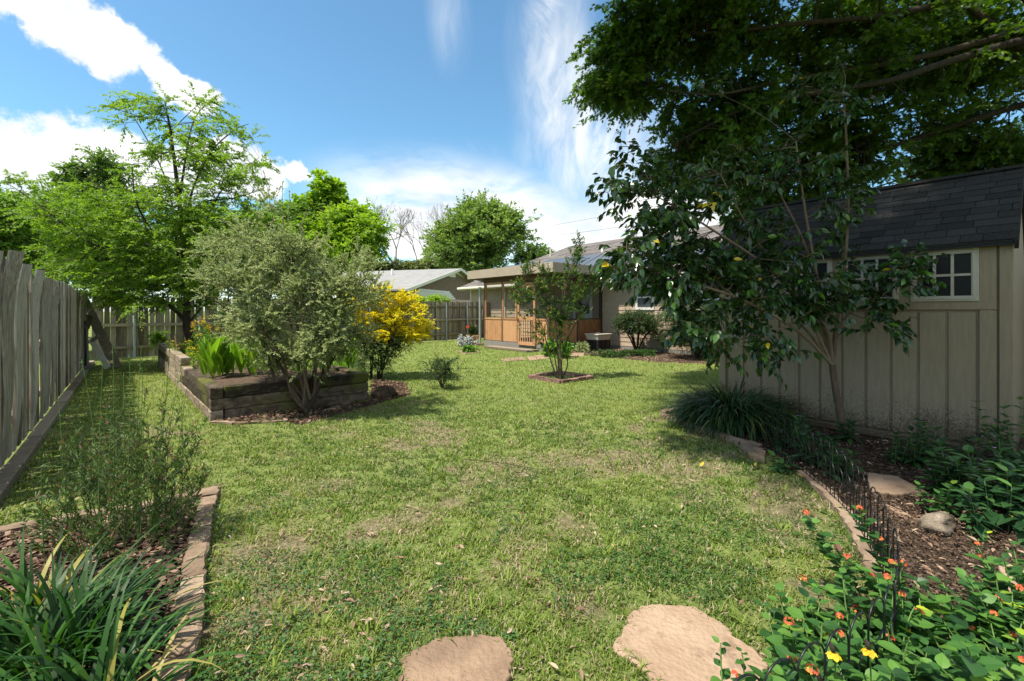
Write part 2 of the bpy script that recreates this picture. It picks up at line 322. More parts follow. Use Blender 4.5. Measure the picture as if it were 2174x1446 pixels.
M['shed_trim'] = surf('ivory_window_trim', [(.3, (.36, .32, .265)), (.7, (.44, .40, .335))], scale=10, rough=.6, bump=.2, rndmix=.1)
def glassm(name, c, rough):
    m, t, o = newmat(name); p = t.n('BsdfPrincipled', Roughness=rough); p.inputs['Base Color'].default_value = (*c, 1); p.inputs['Specular IOR Level'].default_value = .8 if rough < .3 else .2
    t.link(p, o.inputs[0]); return m
M['glass_dark'] = glassm('dark_window_pane', (.010, .009, .010), .5)
M['glass_sky'] = glassm('window_glass', (.06, .07, .08), .06)
M['solar'] = surf('solar_glass', [(.3, (.07, .078, .095)), (.7, (.10, .11, .125))], scale=3, rough=.3, bump=0, rndmix=0, spec=.6)
M['black'] = plain('black_painted_wire', (.012, .012, .014), .35, .2, .5, .2)
M['blackpl'] = plain('black_plastic', (.015, .015, .017), .5, 0, .5, .2)
M['stone'] = surf('tan_edging_stone', [(.28, (.17, .12, .08)), (.5, (.28, .20, .14)), (.78, (.40, .305, .225))], scale=5, detail=10, rough=.95, bump=.9, bscale=70, rndmix=.35, second=(7, .52, .70, (.13, .09, .06), .8), bdist=.01)
M['flag'] = surf('sandstone_flag', [(.28, (.20, .135, .09)), (.5, (.31, .21, .14)), (.75, (.41, .295, .21))], scale=3.0, detail=12, rough=.95, bump=1.0, bscale=45, rndmix=.3, second=(9, .52, .72, (.17, .11, .07), .65), bdist=.012)
M['brickred'] = surf('mauve_brick', [(.3, (.15, .085, .07)), (.7, (.30, .185, .155))], scale=9, detail=8, rough=.95, bump=.5, rndmix=.4)
M['rock'] = surf('pitted_grey_rock', [(.35, (.05, .038, .026)), (.5, (.17, .135, .10)), (.75, (.33, .28, .22))], scale=14, detail=10, rough=.95, bump=1.0, bdist=.03, rndmix=0)
M['soil'] = surf('dark_soil', [(.3, (.045, .03, .02)), (.7, (.14, .095, .065))], scale=18, detail=10, rough=1, bump=1.0, bdist=.03, rndmix=0)
M['white'] = plain('white_plastic', (.72, .70, .66), .5, 0, .5, .08)
M['cream'] = plain('cream_plastic', (.55, .50, .42), .5, 0, .5, .1)
M['terra'] = plain('terracotta', (.38, .17, .09), .8, 0, .3, .2)
M['pink'] = surf('pinkish_brick_wall', [(.3, (.44, .31, .25)), (.7, (.55, .41, .34))], scale=6, rough=.9, bump=.1, rndmix=.3)
M['brownboard'] = surf('brown_gable_boards', [(.3, (.12, .08, .06)), (.7, (.24, .17, .13))], scale=5, stretch=(.4, .4, 6), rough=.9, bump=.2)
M['whiteboard'] = surf('white_gable_boards', [(.3, (.60, .58, .54)), (.7, (.72, .70, .66))], scale=4, rough=.7, bump=.1, rndmix=.1)
# foliage
def ramp3(a, b, c): return [(0, a), (.5, b), (1, c)]
L = {}
L['grass'] = leafmat('lawn_blades', [(0, (.065, .125, .022)), (.35, (.15, .225, .037)), (.62, (.27, .34, .065)), (.72, (.29, .29, .10)), (.8, (.36, .31, .18)), (1, (.45, .385, .25))], .6, .35, (1.2, 1.25, .5), .25)
L['clover'] = leafmat('clover_leaf', ramp3((.02, .06, .012), (.04, .11, .02), (.08, .17, .035)), .6, .25)
L['elm'] = leafmat('elm_leaf', ramp3((.085, .16, .018), (.165, .28, .03), (.28, .41, .055)), .5, .5)
L['hedge'] = leafmat('broad_green_leaf', ramp3((.075, .15, .022), (.15, .27, .04), (.25, .39, .07)), .4, .45)
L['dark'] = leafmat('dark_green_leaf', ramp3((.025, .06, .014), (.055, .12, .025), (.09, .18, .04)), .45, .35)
L['ylw'] = leafmat('yellowgreen_leaf', ramp3((.11, .20, .012), (.23, .37, .025), (.38, .53, .045)), .5, .5)
L['juniper'] = leafmat('olive_needle', ramp3((.10, .13, .04), (.17, .21, .07), (.25, .29, .10)), .6, .25)
L['far'] = leafmat('far_tree_leaf', ramp3((.065, .13, .028), (.12, .215, .047), (.20, .31, .08)), .5, .45)
L['oak'] = leafmat('oak_leaf', ramp3((.03, .07, .012), (.058, .118, .016), (.11, .19, .026)), .38, .5, (1.5, 1.6, .4))
L['lig'] = leafmat('glossy_privet_leaf', [(0, (.014, .036, .009)), (.6, (.028, .068, .016)), (.85, (.05, .11, .022)), (.93, (.12, .26, .03)), (.96, (.13, .28, .03)), (.965, (.62, .44, .02)), (1, (.70, .52, .04))], .24, .2, (1.3, 1.5, .5), .6)
L['sage'] = leafmat('grey_green_sage_leaf', [(0, (.18, .22, .085)), (.5, (.33, .38, .17)), (.9, (.48, .52, .30)), (.97, (.42, .46, .30)), (.975, (.42, .25, .40)), (1, (.5, .32, .48))], .7, .38, (1.1, 1.15, .8), .2)
L['gold'] = leafmat('golden_leaf', [(0, (.03, .07, .01)), (.35, (.10, .17, .012)), (.5, (.42, .38, .015)), (1, (.78, .58, .02))], .5, .35, (1.2, 1.1, .5))
L['crape'] = leafmat('crape_leaf', [(0, (.03, .07, .014)), (.6, (.075, .15, .025)), (.85, (.17, .26, .035)), (1, (.32, .26, .05))], .35, .4)
L['bush'] = leafmat('small_bush_leaf', ramp3((.018, .04, .012), (.04, .085, .02), (.08, .15, .035)), .4, .3)
L['lirio'] = leafmat('liriope_leaf', [(0, (.008, .024, .008)), (.5, (.022, .062, .018)), (.85, (.05, .11, .032)), (1, (.20, .17, .07))], .45, .15, (1.2, 1.3, .6), .22)
L['strap'] = leafmat('strap_leaf', [(0, (.010, .034, .006)), (.5, (.022, .078, .011)), (.93, (.055, .14, .022)), (.965, (.30, .27, .05)), (1, (.40, .32, .14))], .5, .3, (1.3, 1.4, .5), .3)
L['shrub'] = leafmat('narrow_shrub_leaf', [(0, (.03, .06, .018)), (.5, (.075, .13, .03)), (.76, (.13, .20, .05)), (.8, (.13, .06, .04)), (1, (.24, .12, .07))], .5, .25)
L['lantana'] = leafmat('lantana_leaf', [(0, (.02, .065, .02)), (.5, (.05, .145, .032)), (.9, (.13, .28, .05)), (.95, (.38, .50, .03)), (1, (.48, .58, .04))], .45, .35)
L['ruellia'] = leafmat('ruellia_leaf', [(0, (.014, .045, .016)), (.6, (.03, .085, .028)), (.93, (.06, .14, .035)), (1, (.12, .26, .04))], .35, .25)
L['canna'] = leafmat('canna_leaf', ramp3((.10, .22, .018), (.20, .38, .03), (.34, .52, .055)), .4, .45)
L['silver'] = leafmat('silver_leaf', ramp3((.30, .33, .30), (.45, .48, .45), (.62, .65, .62)), .8, .1, (1, 1, .95), .1)
L['lime'] = leafmat('lime_leaf', ramp3((.06, .16, .012), (.12, .28, .02), (.22, .42, .04)), .4, .35)
L['purple'] = leafmat('purple_flower', ramp3((.16, .07, .22), (.32, .18, .42), (.5, .35, .6)), .6, .3, (1, 1, 1))
L['yflower'] = leafmat('yellow_flower', ramp3((.55, .32, .01), (.75, .5, .015), (.85, .65, .05)), .6, .3, (1, 1, .8))
L['oflower'] = leafmat('orange_flower', [(0, (.50, .05, .04)), (.45, (.70, .13, .06)), (.8, (.85, .30, .06)), (1, (.9, .5, .06))], .6, .25, (1, 1, .8))
L['litter'] = leafmat('dry_leaf', ramp3((.10, .055, .035), (.24, .15, .10), (.44, .33, .24)), .8, .05, (1, .9, .7), .15)
L['thatch'] = leafmat('dead_grass', ramp3((.20, .15, .09), (.34, .275, .175), (.48, .41, .29)), .8, .1, (1, .95, .8), .15)
L['yleaf'] = leafmat('yellow_dry_leaf', ramp3((.45, .30, .03), (.60, .44, .06), (.62, .50, .22)), .6, .2, (1, 1, .7), .2)
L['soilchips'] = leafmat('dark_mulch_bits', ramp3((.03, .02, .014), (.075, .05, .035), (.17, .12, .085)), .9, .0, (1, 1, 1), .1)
L['chips'] = leafmat('bark_chips', ramp3((.045, .025, .018), (.12, .07, .05), (.28, .19, .14)), .9, .0, (1, 1, 1), .15)

# ---------------------------------------------------------------- noise, polygons
def vnoise(x, y, sc, seed):
    g = np.random.default_rng(seed).random((256, 256)); u = np.asarray(x) / sc + 100; v = np.asarray(y) / sc + 100
    i = np.floor(u).astype(int); j = np.floor(v).astype(int); fu = u - i; fv = v - j; fu = fu * fu * (3 - 2 * fu); fv = fv * fv * (3 - 2 * fv)
    a = g[i % 256, j % 256]; b = g[(i + 1) % 256, j % 256]; c = g[i % 256, (j + 1) % 256]; d = g[(i + 1) % 256, (j + 1) % 256]
    return (a * (1 - fu) + b * fu) * (1 - fv) + (c * (1 - fu) + d * fu) * fv
def fbm(x, y, sc, seed, o=4): return sum(vnoise(x, y, sc / 2 ** k, seed + k) * .5 ** k for k in range(o)) / sum(.5 ** k for k in range(o))
def inpoly(x, y, P):
    x = np.asarray(x); y = np.asarray(y); r = np.zeros(x.shape, bool); n = len(P)
    for i in range(n):
        x0, y0 = P[i][:2]; x1, y1 = P[(i + 1) % n][:2]
        c = ((y0 > y) != (y1 > y)) & (x < (x1 - x0) * (y - y0) / (y1 - y0 + 1e-12) + x0); r ^= c
    return r
def smooth(pts, k=8):
    P = np.asarray(pts, float); P = np.vstack([2 * P[0] - P[1], P, 2 * P[-1] - P[-2]]); o = []
    for i in range(1, len(P) - 2):
        for t in np.linspace(0, 1, k, endpoint=False):
            a, b, c, d = P[i - 1:i + 3]; o.append(.5 * (2 * b + (c - a) * t + (2 * a - 5 * b + 4 * c - d) * t * t + (-a + 3 * b - 3 * c + d) * t ** 3))
    o.append(P[-2]); return A(o)
def resample(P, step):
    P = np.asarray(P, float); s = np.concatenate([[0], np.cumsum(np.linalg.norm(np.diff(P, axis=0), axis=1))]); n = max(2, int(round(s[-1] / step)) + 1)
    q = np.linspace(0, s[-1], n); return np.stack([np.interp(q, s, P[:, k]) for k in range(P.shape[1])], 1)
ORD = ['first', 'second', 'third', 'fourth', 'fifth', 'sixth', 'seventh', 'eighth', 'ninth', 'tenth', 'eleventh', 'twelfth', 'thirteenth', 'fourteenth', 'fifteenth', 'sixteenth', 'seventeenth', 'eighteenth', 'nineteenth', 'twentieth']

# ================================================================ GROUND
edge_px = [(1405, 885), (1442, 897), (1482, 912), (1525, 927), (1568, 942), (1612, 955), (1655, 978), (1700, 1008), (1745, 1045), (1790, 1090), (1822, 1140), (1848, 1195), (1878, 1255), (1920, 1330), (1960, 1420)]
edge = A([G(*p)[:2] for p in edge_px])
BED_R = [tuple(p) for p in edge] + [(.9, 1.0), (.0, .6), (9, .3)] + [tuple(yw(9, -3)[:2]), tuple(yw(6.7, 3.2)[:2]), tuple(yw(6.2, 3.6)[:2]), tuple(G(1460, 872)[:2])]
kerb_px = [(452, 1045), (437, 1090), (427, 1140), (417, 1190), (408, 1245), (403, 1300), (400, 1350), (385, 1400), (366, 1450), (345, 1520), (320, 1600)]
kerb = A([G(*p)[:2] for p in kerb_px])
row_px = [(445, 1050), (380, 1064), (300, 1080), (210, 1098), (70, 1121), (-30, 1142), (-200, 1178)]
row = A([G(*p)[:2] for p in row_px])
BED_L = [tuple(p) for p in kerb] + [(-1.0, .5), (-5, .5)] + [tuple(p) for p in row[::-1]]
BED_C = [tuple(G(*p)[:2]) for p in ((450, 893), (500, 900), (600, 895), (640, 902), (700, 885), (760, 868), (870, 838), (860, 812), (790, 806), (787, 850))]
BED_H = [tuple(yw(*q)[:2]) for q in ((11.1, 10.9), (11.3, 9.4), (11.2, 7.2), (12.2, 5.5), (13.95, 5), (13.95, 11), (12.5, 11.1))]
RB = (.8, 2.95, 7.05, 15.0)   # raised bed in yard axes
FL1 = [(850, 1408), (872, 1392), (905, 1376), (925, 1363), (968, 1359), (1012, 1356), (1062, 1360), (1076, 1378), (1089, 1396), (1086, 1425), (1078, 1450), (1060, 1500), (960, 1530), (880, 1510), (853, 1460)]
FL2 = [(1302, 1380), (1322, 1350), (1340, 1308), (1362, 1293), (1400, 1290), (1440, 1293), (1478, 1297), (1500, 1312), (1532, 1330), (1550, 1345), (1560, 1362), (1600, 1385), (1625, 1410), (1632, 1450), (1600, 1520), (1520, 1540), (1440, 1500), (1395, 1455), (1362, 1425), (1318, 1398)]
FLAGS = [[tuple(G(*p)[:2]) for p in q] for q in (FL1, FL2)]
def bare(x, y):
    """0 lush .. 1 bare, for the lawn"""
    n = .35 * fbm(x, y, 1.1, 11, 4) + .65 * fbm(x, y, .38, 21, 4)
    b = (n - .55) * 3.0
    b = b + .12 * (y < 6) + .9 * np.exp(-((x + 1.2) ** 2 / .22 + (y - 2.2) ** 2 / 1.8)) + .25 * np.exp(-((x - 2.0) ** 2 / .12 + (y - 3.4) ** 2 / 1.0)) + .25 * np.exp(-((x + 1.6) ** 2 / 1.2 + (y - 4.9) ** 2 / .5))
    b = b - .35 * np.clip((y - 7) / 4, 0, 1) + .3 * np.exp(-((x - .15) ** 2 / .3 + (y - 2.2) ** 2 / .5))
    return np.clip(b, 0, 1)
def axis(parts):
    o = [];
    for a, b, st in parts: o += list(np.arange(a, b, st))
    return A(o)
gx = axis([(-320, -40, 20), (-40, -14, 2), (-14, -5, .25), (-5, 5, .055), (5, 16, .25), (16, 40, 2), (40, 321, 20)])
gy = axis([(-120, -10, 10), (-10, 1, 1), (1, 7.5, .055), (7.5, 26, .2), (26, 60, 2), (60, 620, 20)])
X, Y = np.meshgrid(gx, gy); mul = inpoly(X, Y, BED_R) | inpoly(X, Y, BED_L) | inpoly(X, Y, BED_C) | inpoly(X, Y, BED_H)
near = (np.abs(X) < 6) & (Y < 9) & (Y > 0)
Z = np.where(near, .020 * (fbm(X, Y, .5, 5, 4) - .5) + .012 * (fbm(X, Y, .13, 6, 2) - .5), 0) - .008
gr = np.where(mul, 2.0, bare(X, Y)); V = np.stack([X, Y, Z], -1).reshape(-1, 3); nx = len(gx); ny = len(gy)
i = (np.arange(ny - 1)[:, None] * nx + np.arange(nx - 1)).ravel()
mb = MB(); mb.add(V, np.stack([i, i + 1, i + nx + 1, i + nx], -1), gr.ravel(), 0, True)
m, t, o = newmat('lawn_ground'); tc = t.n('TexCoord'); a = t.n('Attribute', attribute_name='rnd')
n1 = t.n('TexNoise', Scale=28.0, Detail=8.0, Roughness=.7); t.L.new(tc.outputs['Object'], n1.inputs['Vector'])
n2 = t.n('TexNoise', Scale=1.3, Detail=6.0); t.L.new(tc.outputs['Object'], n2.inputs['Vector'])
grs = t.ramp(n1, [(.25, (.08, .12, .03)), (.5, (.17, .22, .06)), (.72, (.30, .31, .11))])
drt = t.ramp(n1, [(.3, (.11, .085, .05)), (.5, (.20, .175, .095)), (.72, (.34, .30, .19))])
mlc = t.ramp(n1, [(.3, (.03, .02, .014)), (.5, (.075, .052, .037)), (.75, (.16, .115, .08))])
f1 = t.math('MULTIPLY_ADD', n2, .5, -.25); f1 = t.math('ADD', f1, (a, 2)); mr = t.n('MapRange', interpolation_type='SMOOTHSTEP'); t.link(f1, mr.inputs['Value']); mr.inputs['From Min'].default_value = .1; mr.inputs['From Max'].default_value = .55
c1 = t.mix(mr, grs, drt); mr2 = t.n('MapRange'); t.L.new(a.outputs['Fac'], mr2.inputs['Value']); mr2.inputs['From Min'].default_value = 1.1; mr2.inputs['From Max'].default_value = 1.6
c2 = t.mix(mr2, c1, mlc); p = t.n('BsdfPrincipled', Roughness=1.0); p.inputs['Specular IOR Level'].default_value = .1; t.L.new(out(c2), p.inputs['Base Color'])
b = t.n('Bump', Strength=1.0, Distance=.03); t.link(n1, b.inputs['Height']); t.link(b, p.inputs['Normal']); t.link(p, o.inputs[0])
tag(mb.build('ground', m), 'patchy green lawn with bare brown soil showing through', kind='structure')

def blocked(x, y, pad=0):
    a, b = wy(x, y)
    r = inpoly(x, y, BED_R) | inpoly(x, y, BED_L) | inpoly(x, y, BED_H) | ((a > RB[0] - .02) & (a < RB[1] + .02) & (b > RB[2] - .02) & (b < RB[3])) | (a < -.82) | (b > 17.75) | ((a > 11.0) & (b > 11.1) & (b < 15)) | (a > 13.95) | ((a > 6.5) & (b < 3.1))
    for P in FLAGS: r |= inpoly(x, y, P)
    return r
# lawn blades
n = 620000
rr = np.exp(rng.uniform(math.log(1.45), math.log(25), n)); th = rng.uniform(-R(56), R(52), n); x = rr * np.sin(th); y = rr * np.cos(th)
bz = bare(x, y); cmask = inpoly(x, y, BED_C); tuft = fbm(x, y, .09, 33, 2)
keep = (~blocked(x, y)) & (rng.random(n) > np.clip(bz * 1.0 - .08, 0, .8) * np.where(rr < 9, 1, .35)) & (~cmask | (rng.random(n) < .12)) & (rng.random(n) < np.clip((tuft - .25) * 2.6, .12, 1))
x, y, rr, bz, tuft = x[keep], y[keep], rr[keep], bz[keep], tuft[keep]; n = len(x)
Lh = (.014 + .024 * rng.random(n) + .018 * np.clip(tuft - .5, 0, 1)) * (1 + .03 * rr) * np.where(rng.random(n) < .03, 1.7, 1); wd = .0030 + .0012 * rr
hue = np.clip(.30 + .34 * (fbm(x, y, .8, 44, 3) - .5) * 2 + rng.normal(0, .13, n) + .02 * np.clip(rr - 5, 0, 8), 0, .66)
hue = np.where(rng.random(n) < .17 + .45 * bz, rng.uniform(.72, 1, n), hue)
mb = MB(); P3 = np.stack([x, y, np.full(n, -.006)], -1)
nr = rr < 6.5
mb.blades(P3[nr], rng.uniform(0, 2 * pi, nr.sum()), Lh[nr], wd[nr], rng.uniform(.2, 1.3, nr.sum()), hue[nr], nseg=2, lean=rng.uniform(.1, .9, nr.sum()))
mb.blades(P3[~nr], rng.uniform(0, 2 * pi, (~nr).sum()), Lh[~nr], wd[~nr], rng.uniform(.1, .6, (~nr).sum()), hue[~nr], nseg=1, lean=rng.uniform(.1, .8, (~nr).sum()))
tag(mb.build('lawn_grass', L['grass']), 'short patchy lawn grass, green with straw coloured blades', kind='stuff')
# coarse weed-grass tufts and clover-like ground cover
mb = MB()
for k in range(150):
    r0 = math.exp(rng.uniform(math.log(1.6), math.log(7))); th = rng.uniform(-.7, .65); cx, cy = r0 * sin(th), r0 * cos(th)
    if blocked(A([cx]), A([cy]))[0]: continue
    q = rng.integers(6, 16); P = np.stack([cx + rng.normal(0, .02, q), cy + rng.normal(0, .02, q), np.full(q, -.005)], -1)
    mb.blades(P, rng.uniform(0, 2 * pi, q), rng.uniform(.05, .12, q), rng.uniform(.005, .009, q), rng.uniform(.3, 1.3, q), rng.uniform(.35, .6, q), nseg=3, lean=rng.uniform(.2, .9, q))
tag(mb.build('coarse_grass', L['grass']), 'coarse bright green grass tufts standing above the lawn', kind='stuff')
mb = MB(); n = 60000; rr = np.exp(rng.uniform(math.log(1.5), math.log(8), n)); th = rng.uniform(-.85, .78, n); x = rr * np.sin(th); y = rr * np.cos(th)
pn = fbm(x, y, .5, 77, 3); keep = ~blocked(x, y) & ((pn > .60) | ((pn > .52) & (y < 2.6) & (x < .3))); x, y = x[keep], y[keep]; n = len(x)
dz = rng.uniform(0, 2 * pi, n); mb.leaves(np.stack([x, y, rng.uniform(.004, .03, n)], -1), np.stack([np.cos(dz), np.sin(dz), rng.uniform(-.2, .5, n)], -1), np.tile(A([[0, 0, 1.]]), (n, 1)) + rng.normal(0, .3, (n, 3)), rng.uniform(.008, .018, n) * (1 + .05 * y), ROUND, rng.random(n))
tag(mb.build('clover', L['clover']), 'low small leaved weeds spreading in patches through the lawn', kind='stuff')
# grass creeping over the rims of stones and kerbs
def rim_grass(P, closed, step, per, name, lab, outw=.012, ln=(.025, .06)):
    P = A(P); P = np.vstack([P, P[:1]]) if closed else P; Q = resample(P, step); T_ = nrm(np.gradient(Q, axis=0)); N2 = np.stack([-T_[:, 1], T_[:, 0]], -1); n = len(Q) * per; i_ = np.repeat(np.arange(len(Q)), per)
    o_ = rng.normal(0, outw, n); p = Q[i_] + N2[i_] * o_[:, None] + rng.normal(0, step / 2, (n, 2)); k = rng.random(n) < np.clip((fbm(p[:, 0], p[:, 1], .12, 51, 2) - .3) * 3, 0, 1); p = p[k]; n = len(p); mb = MB()
    mb.blades(np.stack([p[:, 0], p[:, 1], np.full(n, -.004)], -1), rng.uniform(0, 2 * pi, n), rng.uniform(*ln, n), rng.uniform(.003, .006, n), rng.uniform(.3, 1.4, n), np.where(rng.random(n) < .25, rng.uniform(.7, 1, n), rng.uniform(.2, .6, n)), nseg=2, lean=rng.uniform(.1, 1.0, n)); return tag(mb.build(name, L['grass']), lab, kind='stuff')
for P_ in FLAGS: rim_grass(P_, True, .012, 9, 'rim_grass', 'grass creeping over the rim of a stepping stone')
rim_grass(edge[:14], False, .02, 7, 'rim_grass', 'grass growing against the edging stones of the shed bed', .05); rim_grass(kerb + A([.07, 0]), False, .02, 6, 'rim_grass', 'grass growing against the front left kerb', .02)
rim_grass([yw(RB[1] + .05, RB[2] - .06)[:2], yw(RB[0] - .05, RB[2] - .06)[:2], yw(RB[0] - .2, RB[3])[:2]], False, .03, 8, 'rim_grass', 'grass at the foot of the raised bed timbers', .04)
# dry leaf litter on the lawn
def flat_litter(n, gen, size, mat, name, lab, tm=LANCE, z=.008, tilt=.35):
    x, y = gen(n); n = len(x); dz = rng.uniform(0, 2 * pi, n); mb = MB()
    mb.leaves(np.stack([x, y, z + rng.uniform(0, .02, n)], -1), np.stack([np.cos(dz), np.sin(dz), rng.normal(0, tilt * .5, n)], -1), A([[0, 0, 1.]]) + rng.normal(0, tilt, (n, 3)), rng.uniform(*size, n), tm, rng.random(n))
    return tag(mb.build(name, mat), lab, kind='stuff')
def lawn_gen(n):
    rr = np.exp(rng.uniform(math.log(1.5), math.log(12), n)); th = rng.uniform(-.85, .8, n); x = rr * np.sin(th); y = rr * np.cos(th)
    w = .25 + .75 * bare(x, y) + .5 * (x < -.3) * (y < 3); k = ~blocked(x, y) & (rng.random(n) < w * .8); return x[k], y[k]
flat_litter(4400, lawn_gen, (.02, .052), L['litter'], 'leaf_litter', 'dry brown fallen leaves scattered over the lawn')
def thatch_gen(n):
    rr = np.exp(rng.uniform(math.log(1.4), math.log(8), n)); th = rng.uniform(-.85, .85, n); x = rr * np.sin(th); y = rr * np.cos(th)
    k = ~blocked(x, y) & (rng.random(n) < .12 + bare(x, y)); return x[k], y[k]
flat_litter(46000, thatch_gen, (.010, .028), L['thatch'], 'dry_thatch', 'thin straw coloured dead grass lying on the bare patches', tm=(A([[-.03, 0, 0], [.03, 0, 0], [.05, .5, .12], [-.01, 1, 0]]), [A([[0, 1, 2], [0, 2, 3]])]), z=.002, tilt=.25)
CHIP = (A([[-.25, 0, 0], [.2, .02, 0], [.3, .7, .05], [.02, 1, .02], [-.22, .8, 0]]), [A([[0, 1, 2], [0, 2, 4], [4, 2, 3]])])
def poly_gen(P, dens=1.0):
    P = A(P); lo = np.maximum(P.min(0), (-5.2, .9)); hi = np.minimum(P.max(0), (16, 18))
    def g(n):
        x = rng.uniform(lo[0], hi[0], n); y = rng.uniform(lo[1], hi[1], n); k = inpoly(x, y, P) & (np.abs(x) < 1.25 * y + .3); return x[k], y[k]
    return g
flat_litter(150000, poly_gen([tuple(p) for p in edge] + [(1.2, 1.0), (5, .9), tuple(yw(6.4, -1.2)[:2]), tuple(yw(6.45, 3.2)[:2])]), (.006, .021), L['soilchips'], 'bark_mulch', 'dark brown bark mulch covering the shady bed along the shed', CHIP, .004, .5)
flat_litter(30000, poly_gen(BED_L), (.02, .06), L['chips'], 'bark_mulch', 'pinkish brown bark chips inside the front left stone edged bed', CHIP, .004, .5)
flat_litter(5000, poly_gen(BED_L), (.03, .07), L['litter'], 'leaf_litter', 'dry leaves lying on the bark chips of the front left bed')
flat_litter(4500, poly_gen([tuple(p) for p in edge] + [(1.2, 1.0), (5, .9), tuple(yw(6.4, -1.2)[:2]), tuple(yw(6.45, 3.2)[:2])]), (.03, .07), L['litter'], 'leaf_litter', 'dry leaves lying on the dark mulch beside the shed')
flat_litter(9000, poly_gen(BED_C), (.02, .05), L['chips'], 'bark_mulch', 'brown chips and twigs around the foot of the grey green bush', CHIP, .004, .5)
flat_litter(9000, poly_gen(BED_H), (.03, .07), L['litter'], 'leaf_litter', 'reddish brown leaf mulch heaped beside the screened porch')

# ================================================================ STONES
def stone_box(p, q, w, h, name, lab, cat, group, mat, gap=.006, zt=0.0, jit=.010):
    p, q = A(p[:2]), A(q[:2]); d = q - p; ln = np.linalg.norm(d) - gap; an = math.atan2(d[1], d[0]) + rng.normal(0, .02); c = (p + q) / 2
    nx_, ny_ = 5, 3; xs = np.linspace(-ln / 2, ln / 2, nx_); ys = np.linspace(-w / 2, w / 2, ny_); hh = h + zt + rng.uniform(-.006, .006)
    mb = MB(); V = []; 
    for lv, (z, s_) in enumerate(((-.04, 1.0), (hh * .8, 1.0), (hh, .95))):
        for yy in ys:
            for xx in xs: V.append([xx * s_ + rng.uniform(-jit, jit), yy * (s_ if lv < 2 else .93) + rng.uniform(-jit, jit), z + (rng.uniform(-.003, .003) if lv == 2 else 0)])
    fs = []; k = nx_ * ny_
    for j in range(ny_ - 1):
        for i_ in range(nx_ - 1): a_ = 2 * k + j * nx_ + i_; fs.append((a_, a_ + 1, a_ + nx_ + 1, a_ + nx_))
    ring = list(range(nx_)) + [nx_ * (j + 1) - 1 for j in range(1, ny_)] + [k - 2 - i_ for i_ in range(nx_ - 1)] + [nx_ * j for j in range(ny_ - 2, 0, -1)]
    for lv in (0, 1):
        for a_, b_ in zip(ring, ring[1:] + ring[:1]): fs.append((lv * k + a_, lv * k + b_, (lv + 1) * k + b_, (lv + 1) * k + a_))
    mb.add(V, fs, rng.random()); o = mb.build(name, mat, None, (c[0], c[1], 0)); o.rotation_euler[2] = an
    return tag(o, lab, cat, group)
def stone_row(pts, step, w, h, labf, cat, group, mat, name='edging_stone', gap=.016, skip=()):
    P = resample(smooth(pts, 6), step)
    for i_ in range(len(P) - 1):
        if i_ in skip: continue
        stone_box(P[i_], P[i_ + 1], w * rng.uniform(.92, 1.08), h, name, labf(i_, len(P) - 1), cat, group, mat, gap)
stone_row(kerb, .205, .105, .055, lambda i, n: f'tan kerb stone beside the strappy clump bed, {ORD[i]} from the far corner', 'edging stone', 'tan kerb stones down the side of the front left bed', M['stone'], 'kerb_stone')
stone_row(row[:-1], .33, .10, .04, lambda i, n: f'flat stone behind the twiggy shrub, {ORD[i]} from the kerb corner', 'edging stone', 'flat stones along the back of the front left bed', M['stone'])
stone_row(edge[:6], .20, .10, .055, lambda i, n: f'pale edging stone curving round the dark grassy clump, {ORD[i]} from the far corner', 'edging stone', 'edging stones round the dark grassy clump', M['stone'])
stone_row([G(1406, 880)[:2], G(1432, 874)[:2], G(1462, 872)[:2]], .17, .09, .05, lambda i, n: f'edging stone turning back behind the dark grassy clump, {ORD[i]} from the corner', 'edging stone', 'edging stones round the dark grassy clump', M['stone'])
stone_row(edge[7:], .26, .085, .045, lambda i, n: f'narrow kerb stone at the foot of the black wire hoops, {ORD[i]} from the shed end', 'edging stone', 'narrow kerb stones under the wire hoops', M['stone'], 'kerb_stone')
stone_row([G(450, 897)[:2], G(520, 899)[:2], G(612, 893)[:2]], .28, .07, .02, lambda i, n: f'flat tan brick along the raised timber bed, {ORD[i]} from the mossy corner', 'edging stone', 'flat bricks at the foot of the raised bed', M['stone'])
stone_row([G(695, 872)[:2], G(755, 850)[:2]], .8, .08, .015, lambda i, n: f'lone flat tan paver right of the grey green bush trunk' + ('' if i == 0 else ', nearer the grass'), 'paver', 'flat bricks at the foot of the raised bed', M['stone'])
def slab(pts, th, name, lab, cat, group, mat, sub=4, jit=.008, dz=0.0, tilt=None):
    P = [np.asarray(p[:2], float) for p in pts]; Q = []
    for a_, b_ in zip(P, P[1:] + P[:1]):
        for t_ in np.arange(sub) / sub: Q.append(a_ + (b_ - a_) * t_ + (rng.uniform(-jit, jit, 2) if t_ else 0))
    Q = A(Q); c = Q.mean(0); n = len(Q); mb = MB(); V = []
    for s_, z in ((1.0, -.03), (1.012, th * .55), (1.0, th * .85), (.975, th)): V += [[*((q - c) * s_), z + dz] for q in Q]
    V += [[*((q - c) * .5), th + dz] for q in Q] + [[0, 0, th + dz]]; fs = []
    for lv in range(4): fs += [(lv * n + k, lv * n + (k + 1) % n, (lv + 1) * n + (k + 1) % n, (lv + 1) * n + k) for k in range(n)]
    fs += [(4 * n + k, 4 * n + (k + 1) % n, 5 * n) for k in range(n)]
    V = A(V)
    if tilt: V[:, 2] += V[:, 0] * tilt[0] + V[:, 1] * tilt[1]
    mb.add(V, fs, rng.random()); return tag(mb.build(name, mat, None, (c[0], c[1], 0)), lab, cat, group)
slab(FLAGS[0], .02, 'stepping_stone', 'irregular sandstone stepping stone cut off by the bottom edge, left one of the pair', 'stepping stone', 'sandstone stepping stones', M['flag'])
